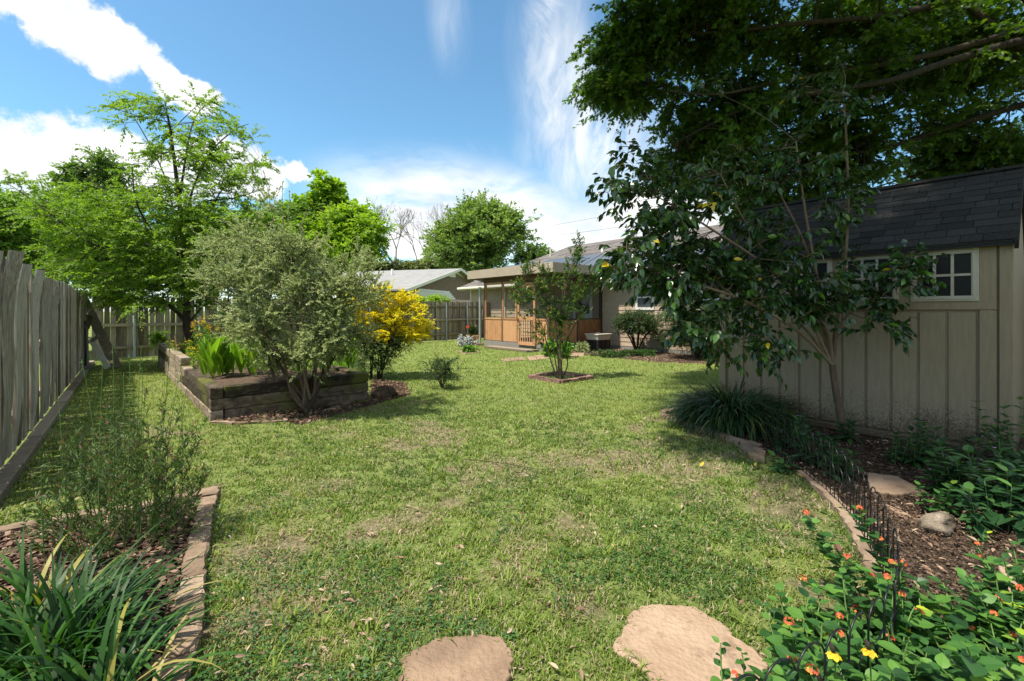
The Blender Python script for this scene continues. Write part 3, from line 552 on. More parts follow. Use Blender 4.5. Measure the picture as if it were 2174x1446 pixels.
slab(FLAGS[1], .02, 'stepping_stone', 'larger sandstone stepping stone beside the orange flowering bush', 'stepping stone', 'sandstone stepping stones', M['flag'])
slab([G(*p) for p in ((1840, 1010), (1905, 1018), (1965, 1050), (1900, 1056), (1850, 1048))], .03, 'stepping_stone', 'reddish flat stone in the mulch behind the wire hoops', 'stepping stone', 'flat stones in the shed bed', M['flag'])
slab([G(*p) for p in ((1880, 1075), (1950, 1108), (1968, 1112), (1900, 1092))], .02, 'stepping_stone', 'thin sliver of flat stone half buried in mulch beside the pitted rock', 'stepping stone', 'flat stones in the shed bed', M['flag'])
slab([G(*p) for p in ((2120, 1200), (2210, 1235), (2230, 1300), (2130, 1262))], .03, 'stepping_stone', 'flat reddish stone among the flowering bush leaves at the right edge', 'stepping stone', 'flat stones in the shed bed', M['flag'])
slab([G(*p) for p in ((1570, 952), (1600, 955), (1626, 968), (1624, 984), (1590, 972))], .05, 'broken_stone', 'broken tan stone lying askew on the lawn just outside the edging', 'stone', None, M['stone'])
for i_, (q, lb) in enumerate(((((968, 745), (1010, 740), (1020, 748), (985, 752)), 'pale flagstone nearest the silver bush'), (((1062, 762), (1110, 757), (1118, 764), (1070, 768)), 'pale flagstone just in front of the wooden step boards'), (((1118, 757), (1165, 752), (1172, 760), (1125, 766)), 'pale flagstone between the step boards and the young tree'), (((1215, 750), (1240, 748), (1238, 757), (1212, 759)), 'pale flagstone right of the lime green leaves by the porch'), (((1218, 737), (1245, 739), (1236, 746), (1214, 745)), 'small flagstone against the porch corner'))):
    slab([G(*p) for p in q], .006, 'flagstone', lb, 'flagstone', 'flagstones in front of the porch', M['flag'], jit=.02)
# pitted rock
def rockmesh(c, r, name, lab, cat, mat, seed=1, amp=.3):
    th = np.linspace(0, pi, 22); ph = np.linspace(0, 2 * pi, 36, endpoint=False); T_, P_ = np.meshgrid(th, ph, indexing='ij')
    d = np.stack([np.sin(T_) * np.cos(P_), np.sin(T_) * np.sin(P_), np.cos(T_)], -1); q = d @ A([[.8, .3, .1], [-.2, .9, .3], [.1, -.3, .9]])
    k = 1 + amp * (fbm(q[..., 0] + 3, q[..., 1] + q[..., 2] * 1.7, .7, seed, 4) - .5) * 2
    V = d * k[..., None] * A(r); i_, j_ = np.meshgrid(np.arange(21), np.arange(36), indexing='ij'); j2 = (j_ + 1) % 36
    F_ = np.stack([i_ * 36 + j_, (i_ + 1) * 36 + j_, (i_ + 1) * 36 + j2, i_ * 36 + j2], -1).reshape(-1, 4)
    return tag(MB().add(V.reshape(-1, 3), F_, .5, 0, True).build(name, mat, None, c), lab, cat)
rockmesh(G(1990, 1125) + A([0, 0, .035]), (.10, .08, .075), 'pitted_rock', 'pale pitted rock sitting in the dark mulch', 'rock', M['rock'], 3, .45)
rockmesh(G(815, 842) + A([0, 0, .05]), (.2, .16, .14), 'root_clod', 'dark clod of soil and roots by the raised bed corner', 'soil clod', M['soil'], 8, .5)
# square brick ring round the young tree
ctr = G(1190, 803); cr_ = .47
cs = [ctr[:2] + yw(*q)[:2] for q in ((-cr_, -cr_), (cr_, -cr_), (cr_, cr_), (-cr_, cr_))]
sd_ = ['side facing the shed', 'side facing the porch corner', 'far side', 'side facing the raised bed']
for k in range(4):
    P = resample(A([cs[k], cs[(k + 1) % 4]]), .235)
    for j in range(len(P) - 1): stone_box(P[j], P[j + 1], .085, .065, 'ring_brick', f'mauve brick of the square tree ring, {ORD[j]} along the {sd_[k]}', 'brick', 'bricks of the square ring round the young tree', M['brickred'], .01)
# concrete mow strip under the left fence
mb = MB(); q = .0
bb = 3.6
while bb < 16.6: mb.b2(-.86, -.74, bb, bb + 1.19, -.05, .07 + rng.uniform(-.008, .008)); bb += 1.2
r_ = empty('fence_kerb', yw(0, 0), TH, 'long narrow weathered board kerb along the foot of the left fence', 'kerb'); mb.build('kerb_board', M['rail'], r_, bevel=.008)

# ================================================================ FENCES
def plank_strip(mb, x, y, z0, z1, w, th, lean=0.0, bow=0.0, warp=0.0, axis_y=True, top=0.0, n=7, dog=.02, outw=0.0):
    """one upright board along local y (or x); lean/bow shift it along the fence, warp pushes it out of the fence plane"""
    zs = np.linspace(z0, z1, n); t = (zs - z0) / (z1 - z0); al = lean * t + bow * np.sin(t * pi * 1.1) ; ou = outw + warp * t ** 3 * .9 + .25 * warp * np.sin(t * 5)
    V = []
    for k in range(n):
        wk = w / 2 * (1 if k < n - 1 else .8)
        for sa, so in ((-1, -1), (1, -1), (1, 1), (-1, 1)):
            a_ = (y if axis_y else x) + al[k] + sa * wk; o_ = (x if axis_y else y) + ou[k] + so * th / 2 + warp * .25 * sa * t[k]
            V.append([o_, a_, zs[k]] if axis_y else [a_, o_, zs[k]])
    fs = [(0, 3, 2, 1), (4 * (n - 1), 4 * (n - 1) + 1, 4 * (n - 1) + 2, 4 * (n - 1) + 3)]
    for k in range(n - 1):
        for j in range(4): fs.append((4 * k + j, 4 * k + (j + 1) % 4, 4 * k + 4 + (j + 1) % 4, 4 * k + 4 + j))
    mb.add(V, fs, rng.random())
lf = empty('left_fence', yw(-.88, 0), TH, 'long warped weathered grey board fence running away along the left edge', 'fence')
mb = MB(); b = 5.0; k = 0; loose = []
while b < 16.2:
    w = rng.uniform(.085, .145); top = 1.86 + .05 * rng.random() + .04 * sin(b * 1.3); wp = rng.choice([0, 0, 0, .015, -.015, .05]) * rng.uniform(.5, 1.3); ln = rng.normal(0, .025)
    if rng.random() < .13: loose.append((b, w, top))
    else: plank_strip(mb, 0, b + w / 2, .06, top, w * .97, .018, ln, rng.normal(0, .012), wp, outw=rng.choice([0, 0, .012, -.012]))
    b += w * rng.choice([.93, 1.0, 1.02, 1.08])
mb.build('board_panel', M['fence_grey'], lf)
for (b, w, top) in loose:
    m1 = MB(); plank_strip(m1, .015, b + w / 2, .08, top + rng.uniform(-.06, .05), w * .95, .018, rng.uniform(-.10, .12), rng.uniform(-.05, .05), rng.uniform(.06, .17)); m1.build('warped_board', M['fence_grey'], lf)
for z in (.35, 1.0, 1.62): m1 = MB(); m1.b2(-.075, -.03, 5.0, 16.3, z - .04, z + .04); m1.build('rail', M['rail'], lf)
for b in np.arange(5.6, 16, 2.35): m1 = MB(); m1.b2(-.17, -.085, b - .045, b + .045, 0, 1.8); m1.build('post', M['rail'], lf)
def back_fence(a0, a1, b0, b1, top, posts, name, lab, rails, flip=0):
    r_ = empty(name, (0, 0, 0), 0, lab, 'fence'); p0, p1 = yw(a0, b0), yw(a1, b1); Ln = np.linalg.norm(p1 - p0); r_.location = tuple(p0); r_.rotation_euler = (0, 0, math.atan2(p1[1] - p0[1], p1[0] - p0[0]))
    mb = MB(); x = 0
    while x < Ln:
        w = rng.uniform(.12, .15); plank_strip(mb, x + w / 2, .04, .04, top + rng.uniform(-.025, .025), w * .95, .018, rng.normal(0, .008), 0, rng.normal(0, .008), False, n=3); x += w * rng.choice([.97, .97, 1.0])
    mb.build('board_panel', M['fence_brown'], r_)
    for z in rails: m1 = MB(); m1.b2(0, Ln, -.025, .022, z - .045, z + .045); m1.build('rail', M['rail'], r_, bevel=.005)
    for x in posts:
        m1 = MB(); m1.tube([(x, -.055, 0), (x, -.055, top - .08)], .032, n=10, cap=True); m1.box((x, -.02, rails[-1]), (.03, .07, .06)); m1.box((x, -.055, top - .075), (.075, .075, .02)); m1.build('metal_post', M['galv'], r_)
back_fence(-.85, 13.9, 17.8, 18.35, 1.83, [.95, 2.55, 4.3, 6.3, 8.4, 10.4, 12.15, 13.35, 14.4], 'back_fence', 'brown knotted board fence with galvanised posts across the far side', [.33, 1.0, 1.6])
# clutter in the far left corner
def plank(name, p, q, w, th, mat, lab, cat, roll=0.0, curl=0.0):
    p, q = A(p), A(q); d = q - p; Ln = np.linalg.norm(d); u = d / Ln; s_ = nrm(np.cross(u, A([cos(roll), sin(roll), 0]))); n_ = np.cross(u, s_)
    K = 6; V = []
    for k in range(K):
        c = d * k / (K - 1) + n_ * curl * (k / (K - 1)) ** 3
        for a_, b_ in ((-1, -1), (1, -1), (1, 1), (-1, 1)): V.append(c + s_ * w / 2 * a_ + n_ * th / 2 * b_)
    fs = [(0, 3, 2, 1), tuple(range(4 * K - 4, 4 * K))] + [(4 * k + j, 4 * k + (j + 1) % 4, 4 * k + 4 + (j + 1) % 4, 4 * k + 4 + j) for k in range(K - 1) for j in range(4)]
    return tag(MB().add(A(V), fs, rng.random()).build(name, mat, None, p), lab, cat)
Yc = 11.2
plank('leaning_board', AT(233, 773, Yc) * A([1, 1, 0]) + A([.1, .1, .02]), AT(176, 632, 11.9), .20, .02, M['rail'], 'wide grey board leaning against the far end of the left fence', 'board', 2.2)
plank('broken_board', AT(229, 782, 11.0), AT(196, 722, 11.1), .12, .025, M['trim'], 'pale broken board lying askew under the leaning grey board', 'board', 2.0, .05)
plank('broken_board', AT(184, 698, 11.1), AT(195, 668, 11.1), .10, .02, M['rail'], 'short curled board stub sticking out above the pale broken board', 'board', 2.0, .1)
plank('broken_board', AT(188, 726, 11.05), AT(212, 714, 11.05), .09, .02, M['rail'], 'short crosswise stub on top of the pale broken board', 'board', 1.0, .03)
plank('fence_stake', AT(187, 790, 11.2), AT(184, 695, 11.3), .06, .04, M['rail'], 'upright thin stake between the black drain pipe and the leaning board', 'stake', 1.0)
plank('garden_stake', AT(380, 755, 9.6), AT(374, 712, 9.6), .06, .05, M['rail'], 'weathered stub post standing inside the raised bed', 'stake', 1.0)
def corr_pipe():
    t_ = np.linspace(0, 1, 80); p0 = AT(178, 792, 11.35); P = np.stack([p0[0] + .02 * np.sin(t_ * 9), p0[1] + 0 * t_, .02 + t_ * 1.15], -1)
    rd = .075 + .012 * np.sin(t_ * 80 * 1.5); o = MB().tubes(P[None] - p0 * A([1, 1, 0]), rd[None], 12, .5).build('drain_pipe', M['blackpl'], None, p0 * A([1, 1, 0]))
    tag(o, 'black corrugated drain pipe standing at the end of the left fence', 'pipe')
corr_pipe()
# white lattice behind the golden shrub
lt = empty('lattice_panel', G(903, 722), R(20), 'white plastic lattice panel behind the golden shrub', 'lattice'); mb = MB()
for s_ in (1, -1):
    for q in np.arange(-1.2, 1.3, .11):
        z0, z1 = max(0, -q * 1) if s_ > 0 else max(0, q), 0
        for k_ in range(1): mb.box((0, .004 * s_, .62), (1.9, .004, .022), ry=s_ * R(52)) if False else None
for s_ in (1, -1):
    for c in np.arange(-1.3, 2.2, .115):   # strips clipped to a .34 x 1.25 panel
        xs = A([-.17, .17]); zs = c + s_ * xs * 1.2 + .1
        lo, hi = np.clip(zs, 0, 1.25)
        if abs(hi - lo) < .02: continue
        x0, x1 = (lo - c - .1) / (s_ * 1.2), (hi - c - .1) / (s_ * 1.2); mb.tube([(x0, .004 * s_, lo), (x1, .004 * s_, hi)], .012, n=4)
mb.build('lattice_strips', M['white'], lt); m1 = MB(); m1.b2(-.19, -.17, -.012, .012, 0, 1.27); m1.b2(.17, .19, -.012, .012, 0, 1.27); m1.b2(-.17, .17, -.012, .012, 1.25, 1.27); m1.build('lattice_frame', M['white'], lt)

# ================================================================ RAISED BED
rb = empty('raised_bed', yw(RB[0], RB[2]), TH + R(1.8), 'raised planting bed of stacked weathered timbers with a mossy front', 'raised bed')
Wd, Lg = RB[1] - RB[0], RB[3] - RB[2]
def timber(x0, x1, y0, y1, z, h=.148):
    m1 = MB(); lx, ly = x1 - x0, y1 - y0; alongx = lx > ly; n = 9; V = []; th_ = (ly if alongx else lx) / 2; ln = (lx if alongx else ly)
    for k in range(n):
        s_ = k / (n - 1) * ln; wob = rng.uniform(-.008, .008); wz = rng.uniform(-.004, .004)
        for a_, b_ in ((-1, -1), (1, -1), (1, 1), (-1, 1)):
            o_ = (y0 + y1) / 2 + a_ * th_ + wob if alongx else (x0 + x1) / 2 + a_ * th_ + wob; zz = z + h / 2 + b_ * h / 2 * .985 + wz
            V.append([x0 + s_, o_, zz] if alongx else [o_, y0 + s_, zz])
    fs = [(0, 3, 2, 1), tuple(range(4 * n - 4, 4 * n))] + [(4 * k + j, 4 * k + (j + 1) % 4, 4 * k + 4 + (j + 1) % 4, 4 * k + 4 + j) for k in range(n - 1) for j in range(4)]
    if rng.random() < 2: pass
    m1.add(V, fs, rng.random()); return m1.build('timber', M['timber'], rb, bevel=.012, seg=2)
for k in range(3):
    z = -.02 + k * .152; timber(.16 if k != 1 else 0, Wd, 0, .15, z); brk = [1.9, 2.7, 2.1][k]
    timber(0, .15, (.0 if k != 1 else .156), brk + .5, z); timber(0, .15, brk + .51, 5.2, z); timber(0, .15, 5.21, Lg, z)
    timber(Wd - .15, Wd, .156, 3.5, z); timber(Wd - .15, Wd, 3.51, Lg, z); timber(.16, Wd - .16, Lg - .15, Lg, z)
for y0, y1 in ((3.1, 5.3), (5.31, Lg)): timber(0, .15, y0, y1, .436)
mb = MB(); nx_, ny_ = 20, 60; gx_, gy_ = np.meshgrid(np.linspace(.14, Wd - .14, nx_), np.linspace(.14, Lg - .14, ny_)); zz = .37 + .05 * (fbm(gx_, gy_, .5, 91) - .5) * 2
i_ = (np.arange(ny_ - 1)[:, None] * nx_ + np.arange(nx_ - 1)).ravel(); mb.add(np.stack([gx_, gy_, zz], -1).reshape(-1, 3), np.stack([i_, i_ + 1, i_ + nx_ + 1, i_ + nx_], -1), .5, 0, True); mb.build('soil', M['soil'], rb)

# ================================================================ SHED
sh = empty('garden_shed', yw(6.52, .25), TH, 'taupe panelled garden shed with dark shingled roof and small paned windows', 'shed')
SL, SD = 2.85, 2.4
mb = MB(); mb.b2(.03, SD, .0, SL, 0, 2.12)
V = [(.03, 0, 2.12), (1.2, 0, 2.98), (SD, 0, 2.12), (.03, SL, 2.12), (1.2, SL, 2.98), (SD, SL, 2.12)]; mb.add(V, [(0, 2, 1), (3, 4, 5)], .5); mb.build('wall', M['shed'], sh)
m1 = MB(); ed = list(np.linspace(.245, SL - .10, 12))
for y0, y1 in zip(ed[:-1], ed[1:]): m1.b2(.012, .030, y0 + .012, y1 - .012, .10, 1.425, r=.5)
m1.build('wall_panel', M['shed'], sh, bevel=.006, seg=2)
m1 = MB(); m1.b2(-.004, .030, .112, SL - .0, 1.45, 2.12, r=.5); m1.build('upper_panel', M['shed'], sh, bevel=.006)
m1 = MB(); m1.b2(-.006, .030, .112, SL, .0, .075, r=.5); m1.build('sill_rail', M['shed'], sh, bevel=.008)
m1 = MB(); m1.b2(-.006, .030, .112, .235, .078, 1.447, r=.5); m1.build('door_stile', M['shed'], sh, bevel=.006)
m1 = MB(); m1.b2(-.012, .030, .0, .097, 0, 2.10, r=.5); m1.build('corner_post', M['shed'], sh, bevel=.006)
m1 = MB(); m1.b2(-.008, .0295, SL - .08, SL + .01, 0.076, 1.449, r=.5); m1.build('corner_post', M['shed'], sh, bevel=.006)
for k in range(4):
    y0 = .235 + k * .62; y1 = y0 + .52; z0, z1 = 1.54, 2.08
    m1 = MB(); f = .055
    m1.b2(-.022, -.004, y0, y1, z0, z0 + f); m1.b2(-.022, -.004, y0, y1, z1 - f, z1); m1.b2(-.022, -.004, y0, y0 + f, z0 + f, z1 - f); m1.b2(-.022, -.004, y1 - f, y1, z0 + f, z1 - f)
    g = .02; m1.b2(-.030, -.022, y0 + g, y1 - g, z0 + g, z0 + f - .008); m1.b2(-.030, -.022, y0 + g, y1 - g, z1 - f + .008, z1 - g); m1.b2(-.030, -.022, y0 + g, y0 + f - .008, z0 + f - .008, z1 - f + .008); m1.b2(-.030, -.022, y1 - f + .008, y1 - g, z0 + f - .008, z1 - f + .008)
    wv = (y1 - y0 - 2 * f) / 3
    win = m1.build('window', M['shed_trim'], sh, bevel=.003)
    m2 = MB()
    for j in (1, 2): m2.b2(-.020, -.006, y0 + f + wv * j - .012, y0 + f + wv * j + .012, z0 + f, z1 - f)
    m2.b2(-.0215, -.0065, y0 + f, y1 - f, (z0 + z1) / 2 - .012, (z0 + z1) / 2 + .012); m2.build('glazing_bar', M['shed_trim'], win)
    m2 = MB(); m2.b2(-.0062, -.0045, y0 + f, y1 - f, z0 + f, z1 - f, r=.5); m2.build('pane', M['glass_dark'], win)
# roof of shingle courses
def shingle_roof(mb, p0, up, al, L_, n, W_, w0=.16, w1=.34, lift=.006):
    """n courses up the slope starting at p0; al: direction along the eave, up: slope direction, both unit; L_ slope length, W_ width"""
    p0, up, al = A(p0), A(up), A(al); nm = nrm(np.cross(al, up)); nm = nm if nm[2] > 0 else -nm; c = L_ / n
    for k in range(n):
        x = -rng.uniform(0, w0)
        while x < W_:
            w = rng.uniform(w0, w1); a0, a1 = max(x, 0), min(x + w - .006, W_)
            if a1 > a0 + .02:
                hh = lift * rng.uniform(.6, 1.8); q = p0 + up * (k * c); t0, t1 = -.01, c + .015
                V = [q + al * a0 + up * t0 + nm * hh, q + al * a1 + up * t0 + nm * hh, q + al * a1 + up * t1 - nm * .001, q + al * a0 + up * t1 - nm * .001]
                V += [v - nm * .012 for v in V]; mb.add(V, [(0, 1, 2, 3), (4, 7, 6, 5), (0, 4, 5, 1), (1, 5, 6, 2), (3, 2, 6, 7), (0, 3, 7, 4)], rng.random())
            x += w
e0, e1 = A([-.10, -.03, 2.12]), A([1.2, -.03, 3.06]); Ls = np.linalg.norm(e1 - e0); up = (e1 - e0) / Ls
mb = MB(); shingle_roof(mb, e0 + A([0, 0, .012]), up, (0, 1, 0), Ls, 11, SL + .19)
mb.b2(1.12, 1.28, -.03, SL + .16, 3.05, 3.085, r=.3)
e2 = A([2.5, -.03, 2.12]); up2 = nrm(e1 - e2); shingle_roof(mb, e2 + A([0, 0, .012]), up2, (0, 1, 0), Ls, 11, SL + .19)
mb.build('roof', M['shingle_dark'], sh)
m1 = MB(); th_ = math.atan2(up[2], up[0])
for sgn, e in ((1, e0), (-1, e2)):
    c = (e + e1) / 2
    for y in (-.02, SL + .15): m1.box((c[0], y, c[2] - .05), (Ls, .03, .09), ry=-sgn * th_, r=.2)
m1.b2(-.10, -.075, .0, SL + .13, 2.07, 2.125, r=.2); m1.box(((e0[0] + e1[0]) / 2, SL / 2 + .06, (e0[2] + e1[2]) / 2 - .025), (Ls, SL + .13, .02), ry=-th_, r=.2); m1.build('roof_trim', M['shingle_dark'], sh)

# ================================================================ HOUSE
hs = empty('house', yw(14, 0), TH, 'low tan clapboard house with grey shingle roof and solar panels', 'house')
def lap_wall(mb, y0, y1, z0, z1, x=0.0, step=.165, holes=()):
    z = z0; 
    while z < z1 - .01:
        zt = min(z + step, z1); segs = [(y0, y1)]
        V = []
        for (ya, yb) in segs: mb.add([(x - .030, ya, z), (x - .030, yb, z), (x - .012, yb, zt), (x - .012, ya, zt), (x, ya, z), (x, yb, z), (x, yb, zt), (x, ya, zt)], [(0, 3, 2, 1), (0, 1, 5, 4), (3, 7, 6, 2), (0, 4, 7, 3), (1, 2, 6, 5)], rng.random())
        z += step
mb = MB(); lap_wall(mb, -2, 20.1, .12, 2.62); mb.b2(.005, 9, -2, 20.09, .0, 2.60, r=.5); mb.build('wall', M['siding'], hs)
m1 = MB(); m1.b2(-.02, 9, -2, 20.1, -.05, .115); m1.build('foundation', M['concrete'], hs)
m1 = MB(); m1.b2(-.045, .02, 20.02, 20.12, .12, 2.62); m1.build('corner_board', M['trim'], hs)
EX, RX, RZ, EZ = -.45, 4.5, 4.95, 2.66
def quadroof(mb, pts, th=.05, r=.5):
    P = A(pts, ); n = len(P); mb.add(np.vstack([P, P - A([0, 0, th])]), [tuple(range(n)), tuple(range(2 * n - 1, n - 1, -1))] + [(k, n + k, n + (k + 1) % n, (k + 1) % n) for k in range(n)], r)
# front slope, hipped left end, back slope
slope = (RZ - EZ) / (RX - EX)
quad = [(EX, -3, EZ), (RX, -3, RZ), (RX, 17.0, RZ), (EX, 20.6, EZ)]
mb = MB(); up = nrm(A([RX - EX, 0, RZ - EZ])); Lr = np.linalg.norm([RX - EX, RZ - EZ]); n_ = 30
quadroof(mb, quad, r=.3); quadroof(mb, [(EX, 20.6, EZ), (RX, 17.0, RZ), (9.45, 20.6, EZ)]); quadroof(mb, [(RX, 17.0, RZ), (RX, -3, RZ), (9.45, -3, EZ), (9.45, 20.6, EZ)])
for k in range(n_):
    x0 = EX + (RX - EX) * k / n_; z0 = EZ + (RZ - EZ) * k / n_; x1 = EX + (RX - EX) * (k + 1) / n_; z1 = EZ + (RZ - EZ) * (k + 1) / n_; yl = 20.6 - 3.6 * k / n_; y = -3
    while y < yl - .1:
        w = rng.uniform(.3, .9); y2 = min(y + w, yl - .02); mb.add([(x0, y, z0 + .016), (x0, y2, z0 + .016), (x1, y2, z1 + .004), (x1, y, z1 + .004), (x0, y, z0), (x0, y2, z0)], [(0, 3, 2, 1), (0, 1, 5, 4)], rng.random()); y += w
mb.build('roof', M['shingle_tan'], hs)
m1 = MB(); m1.b2(EX - .02, EX + .005, -3, 20.6, EZ - .17, EZ - .01); m1.b2(EX + .006, 9.4, 20.58, 20.6, EZ - .17, EZ - .052); m1.build('fascia', M['trim'], hs)
m1 = MB(); m1.b2(EX + .01, 0, -3, 20.57, EZ - .14, EZ - .12); m1.build('soffit', M['trim'], hs)
m1 = MB(); m1.b2(EX - .13, EX - .025, 12, 20.6, EZ - .13, EZ - .02); m1.build('gutter', M['trim'], hs, bevel=.02)
m1 = MB(); m1.b2(-.10, -.035, 17.1, 17.18, .1, 2.5); m1.build('downspout', M['trim'], hs)
def panels(y0, y1, x0, x1, ny, nxp):
    for j in range(ny):
        for i_ in range(nxp):
            ya, yb = y0 + (y1 - y0) * j / ny + .012, y0 + (y1 - y0) * (j + 1) / ny - .012; xa, xb = x0 + (x1 - x0) * i_ / nxp + .012, x0 + (x1 - x0) * (i_ + 1) / nxp - .012
            zz = lambda x_: EZ + (x_ - EX) * slope + .13
            f = MB(); quadroof(f, [(xa, ya, zz(xa)), (xb, ya, zz(xb)), (xb, yb, zz(xb)), (xa, yb, zz(xa))], .04, .1); fr = f.build('solar_panel', M['blackpl'], hs)
            g = MB(); d_ = .025
            g.add([(xa + d_, ya + d_, zz(xa + d_) + .004), (xb - d_, ya + d_, zz(xb - d_) + .004), (xb - d_, yb - d_, zz(xb - d_) + .004), (xa + d_, yb - d_, zz(xa + d_) + .004)], [(0, 1, 2, 3)]); g.build('panel_glass', M['solar'], fr)
panels(16.9, 19.5, .0, 1.9, 2, 1); panels(7.6, 16.4, .25, 2.1, 5, 1)
# turbine vent
p = A([2.9, 11.9, EZ + (2.9 - EX) * slope]); vt = MB(); vt.tube([p, p + A([0, 0, .28])], .13, n=14, r=.5); vt.build('vent_pipe', M['cream'], hs)
vt = MB(); th = np.linspace(0, pi, 9); P_ = np.stack([0 * th + p[0], 0 * th + p[1], p[2] + .43 - .18 * np.cos(th)], -1); vt.tubes(P_[None], (.02 + .19 * np.sin(th))[None], 20, .5); vt.build('turbine_vent', M['cream'], hs)
pp = MB(); q = A([3.1, 17.2, 4.2]); pp.tube([q, q + A([0, 0, .55])], .05, n=8, cap=True); pp.build('vent_pipe', M['cream'], hs)
def hwin(y0, y1, z0, z1, bars=1, name='window'):
    m1 = MB(); f = .09
    m1.b2(-.065, -.031, y0, y1, z0, z0 + f); m1.b2(-.065, -.031, y0, y1, z1 - f, z1); m1.b2(-.065, -.031, y0, y0 + f, z0 + f, z1 - f); m1.b2(-.065, -.031, y1 - f, y1, z0 + f, z1 - f)
    w = m1.build(name, M['whiteboard'], hs); m2 = MB(); m2.b2(-.045, -.032, y0 + f, y1 - f, (z0 + z1) / 2 - .025, (z0 + z1) / 2 + .025); m2.build('glazing_bar', M['whiteboard'], w)
    m2 = MB(); m2.b2(-.040, -.0315, y0 + f, y1 - f, z0 + f, (z0 + z1) / 2 - .025); m2.b2(-.040, -.0315, y0 + f, y1 - f, (z0 + z1) / 2 + .025, z1 - f); m2.build('pane', M['glass_sky'], w)
hwin(8.95, 9.7, 1.45, 2.34); hwin(6.4, 7.35, 1.15, 2.42); hwin(3.4, 4.4, 1.15, 2.42)
# ---- screened porch (part of the house: shares its wall)
po = empty('screened_porch', yw(11.05, 11.2), TH, 'screened porch with orange plywood panels and flat tan roof', 'porch')
PW, PL = 2.9, 3.75      # x towards the house wall, y away from camera
m1 = MB(); m1.b2(.02, PW, .02, PL, -.02, .24); m1.build('slab', M['concrete'], po)
def post(x, y, w=.09, z1=2.62, mat='post_dk', z0=.24, nm='post'): m1 = MB(); m1.b2(x, x + w, y, y + w, z0, z1); return m1.build(nm, M[mat], po, bevel=.004)
for y in (0, PL - .09): post(0, y)
post(PW - .10, 0); post(0, 1.62, .08, mat='post_dk'); post(0, 2.53, .08); post(1.45, 0, .08)
for (y0, y1) in ((1.70, 2.53), (2.61, PL - .09)):
    m1 = MB(); m1.b2(.01, .03, y0, y1, .25, 1.08); m1.build('plywood_panel', M['ply'], po)
m1 = MB(); m1.b2(.01, .03, .09, .62, .25, 1.08); m1.build('plywood_panel', M['ply'], po)
for (x0, x1) in ((.09, 1.45), (1.53, PW - .1)): m1 = MB(); m1.b2(x0, x1, .01, .03, .25, 1.08); m1.build('plywood_panel', M['ply'], po)
for (y0, y1) in ((1.70, 2.53), (2.61, PL - .09), (.09, .62)): [MB().b2(*q_).build('rail', M['frame_or'], po) for q_ in ((-.01, .07, y0, y1, 1.083, 1.14), (-.005, .06, y0, y1, 2.46, 2.53))]
for (x0, x1) in ((.09, 1.45), (1.53, PW - .1)): [MB().b2(*q_).build('rail', M['post_dk'], po) for q_ in ((x0, x1, -.01, .07, 1.083, 1.14), (x0, x1, -.005, .06, 2.46, 2.53))]
for y in (PL - .14, 2.50, 1.73): m1 = MB(); m1.b2(-.015, .03, y - .03, y + .02, 1.15, 2.45); m1.build('screen_stop', M['frame_or'], po)
m1 = MB(); m1.b2(-.02, .10, -.02, PL + .02, 2.54, 2.66); m1.b2(.11, PW, -.02, .10, 2.54, 2.66); m1.build('beam', M['post_dk'], po)
# screen door, slightly proud of the wall
dr = MB(); y0, y1, z0, z1 = .64, 1.60, .16, 2.36; f = .10
dr.b2(-.05, -.008, y0, y0 + f, z0, z1); dr.b2(-.05, -.008, y1 - f, y1, z0, z1); dr.b2(-.05, -.008, y0 + f, y1 - f, z1 - f, z1); dr.b2(-.05, -.008, y0 + f, y1 - f, z0, z0 + .12); dr.b2(-.05, -.008, y0 + f, y1 - f, 1.08, 1.2)
dr = dr.build('screen_door', M['frame_or'], po, bevel=.004)
for k in range(6): m1 = MB(); yy = y0 + f + (y1 - y0 - 2 * f) * (k + .5) / 6; m1.b2(-.045, -.015, yy - .018, yy + .018, z0 + .12, 1.08); m1.build('baluster', M['frame_or'], dr)
m1 = MB(); m1.b2(-.075, -.05, y1 - .07, y1 - .04, 1.0, 1.14); m1.build('handle', M['black'], dr)
m1 = MB(); m1.b2(-.02, .02, .62, 1.62, 2.38, 2.45); m1.build('door_header', M['frame_or'], po)
# insect screen: a fine dark net that dims what lies behind it
m, t, o = newmat('insect_screen'); d1 = t.n('BsdfDiffuse'); d1.inputs[0].default_value = (.03, .03, .03, 1); tr = t.n('BsdfTransparent'); ms = t.n('MixShader'); ms.inputs[0].default_value = .68
t.link(d1, ms.inputs[1]); t.link(tr, ms.inputs[2]); t.link(ms, o.inputs[0]); M['screen'] = m
m1 = MB(); m1.add([(.045, .09, 1.14), (.045, PL - .09, 1.14), (.045, PL - .09, 2.46), (.045, .09, 2.46)], [(0, 1, 2, 3)]); m1.build('insect_screen', M['screen'], po)
m1 = MB(); m1.add([(.09, .045, 1.14), (PW - .1, .045, 1.14), (PW - .1, .045, 2.46), (.09, .045, 2.46)], [(0, 1, 2, 3)]); m1.build('insect_screen', M['screen'], po)
m1 = MB(); o_ = .42; m1.b2(-o_, PW + .0, -.62, PL + .5, 2.86, 3.0); m1.build('porch_roof', M['fascia'], po)
m1 = MB()
m1.b2(-o_ - .03, -o_ - .002, -.65, PL + .53, 2.70, 3.03); m1.b2(-o_, PW - .4, -.65, -.622, 2.70, 3.03); m1.b2(-o_, PW - .4, PL + .502, PL + .53, 2.70, 3.03); m1.build('fascia', M['fascia'], po, bevel=.004)
m1 = MB(); m1.b2(-o_ + .002, PW - .05, -.60, PL + .49, 2.68, 2.70); m1.build('porch_ceiling', M['post_dk'], po)
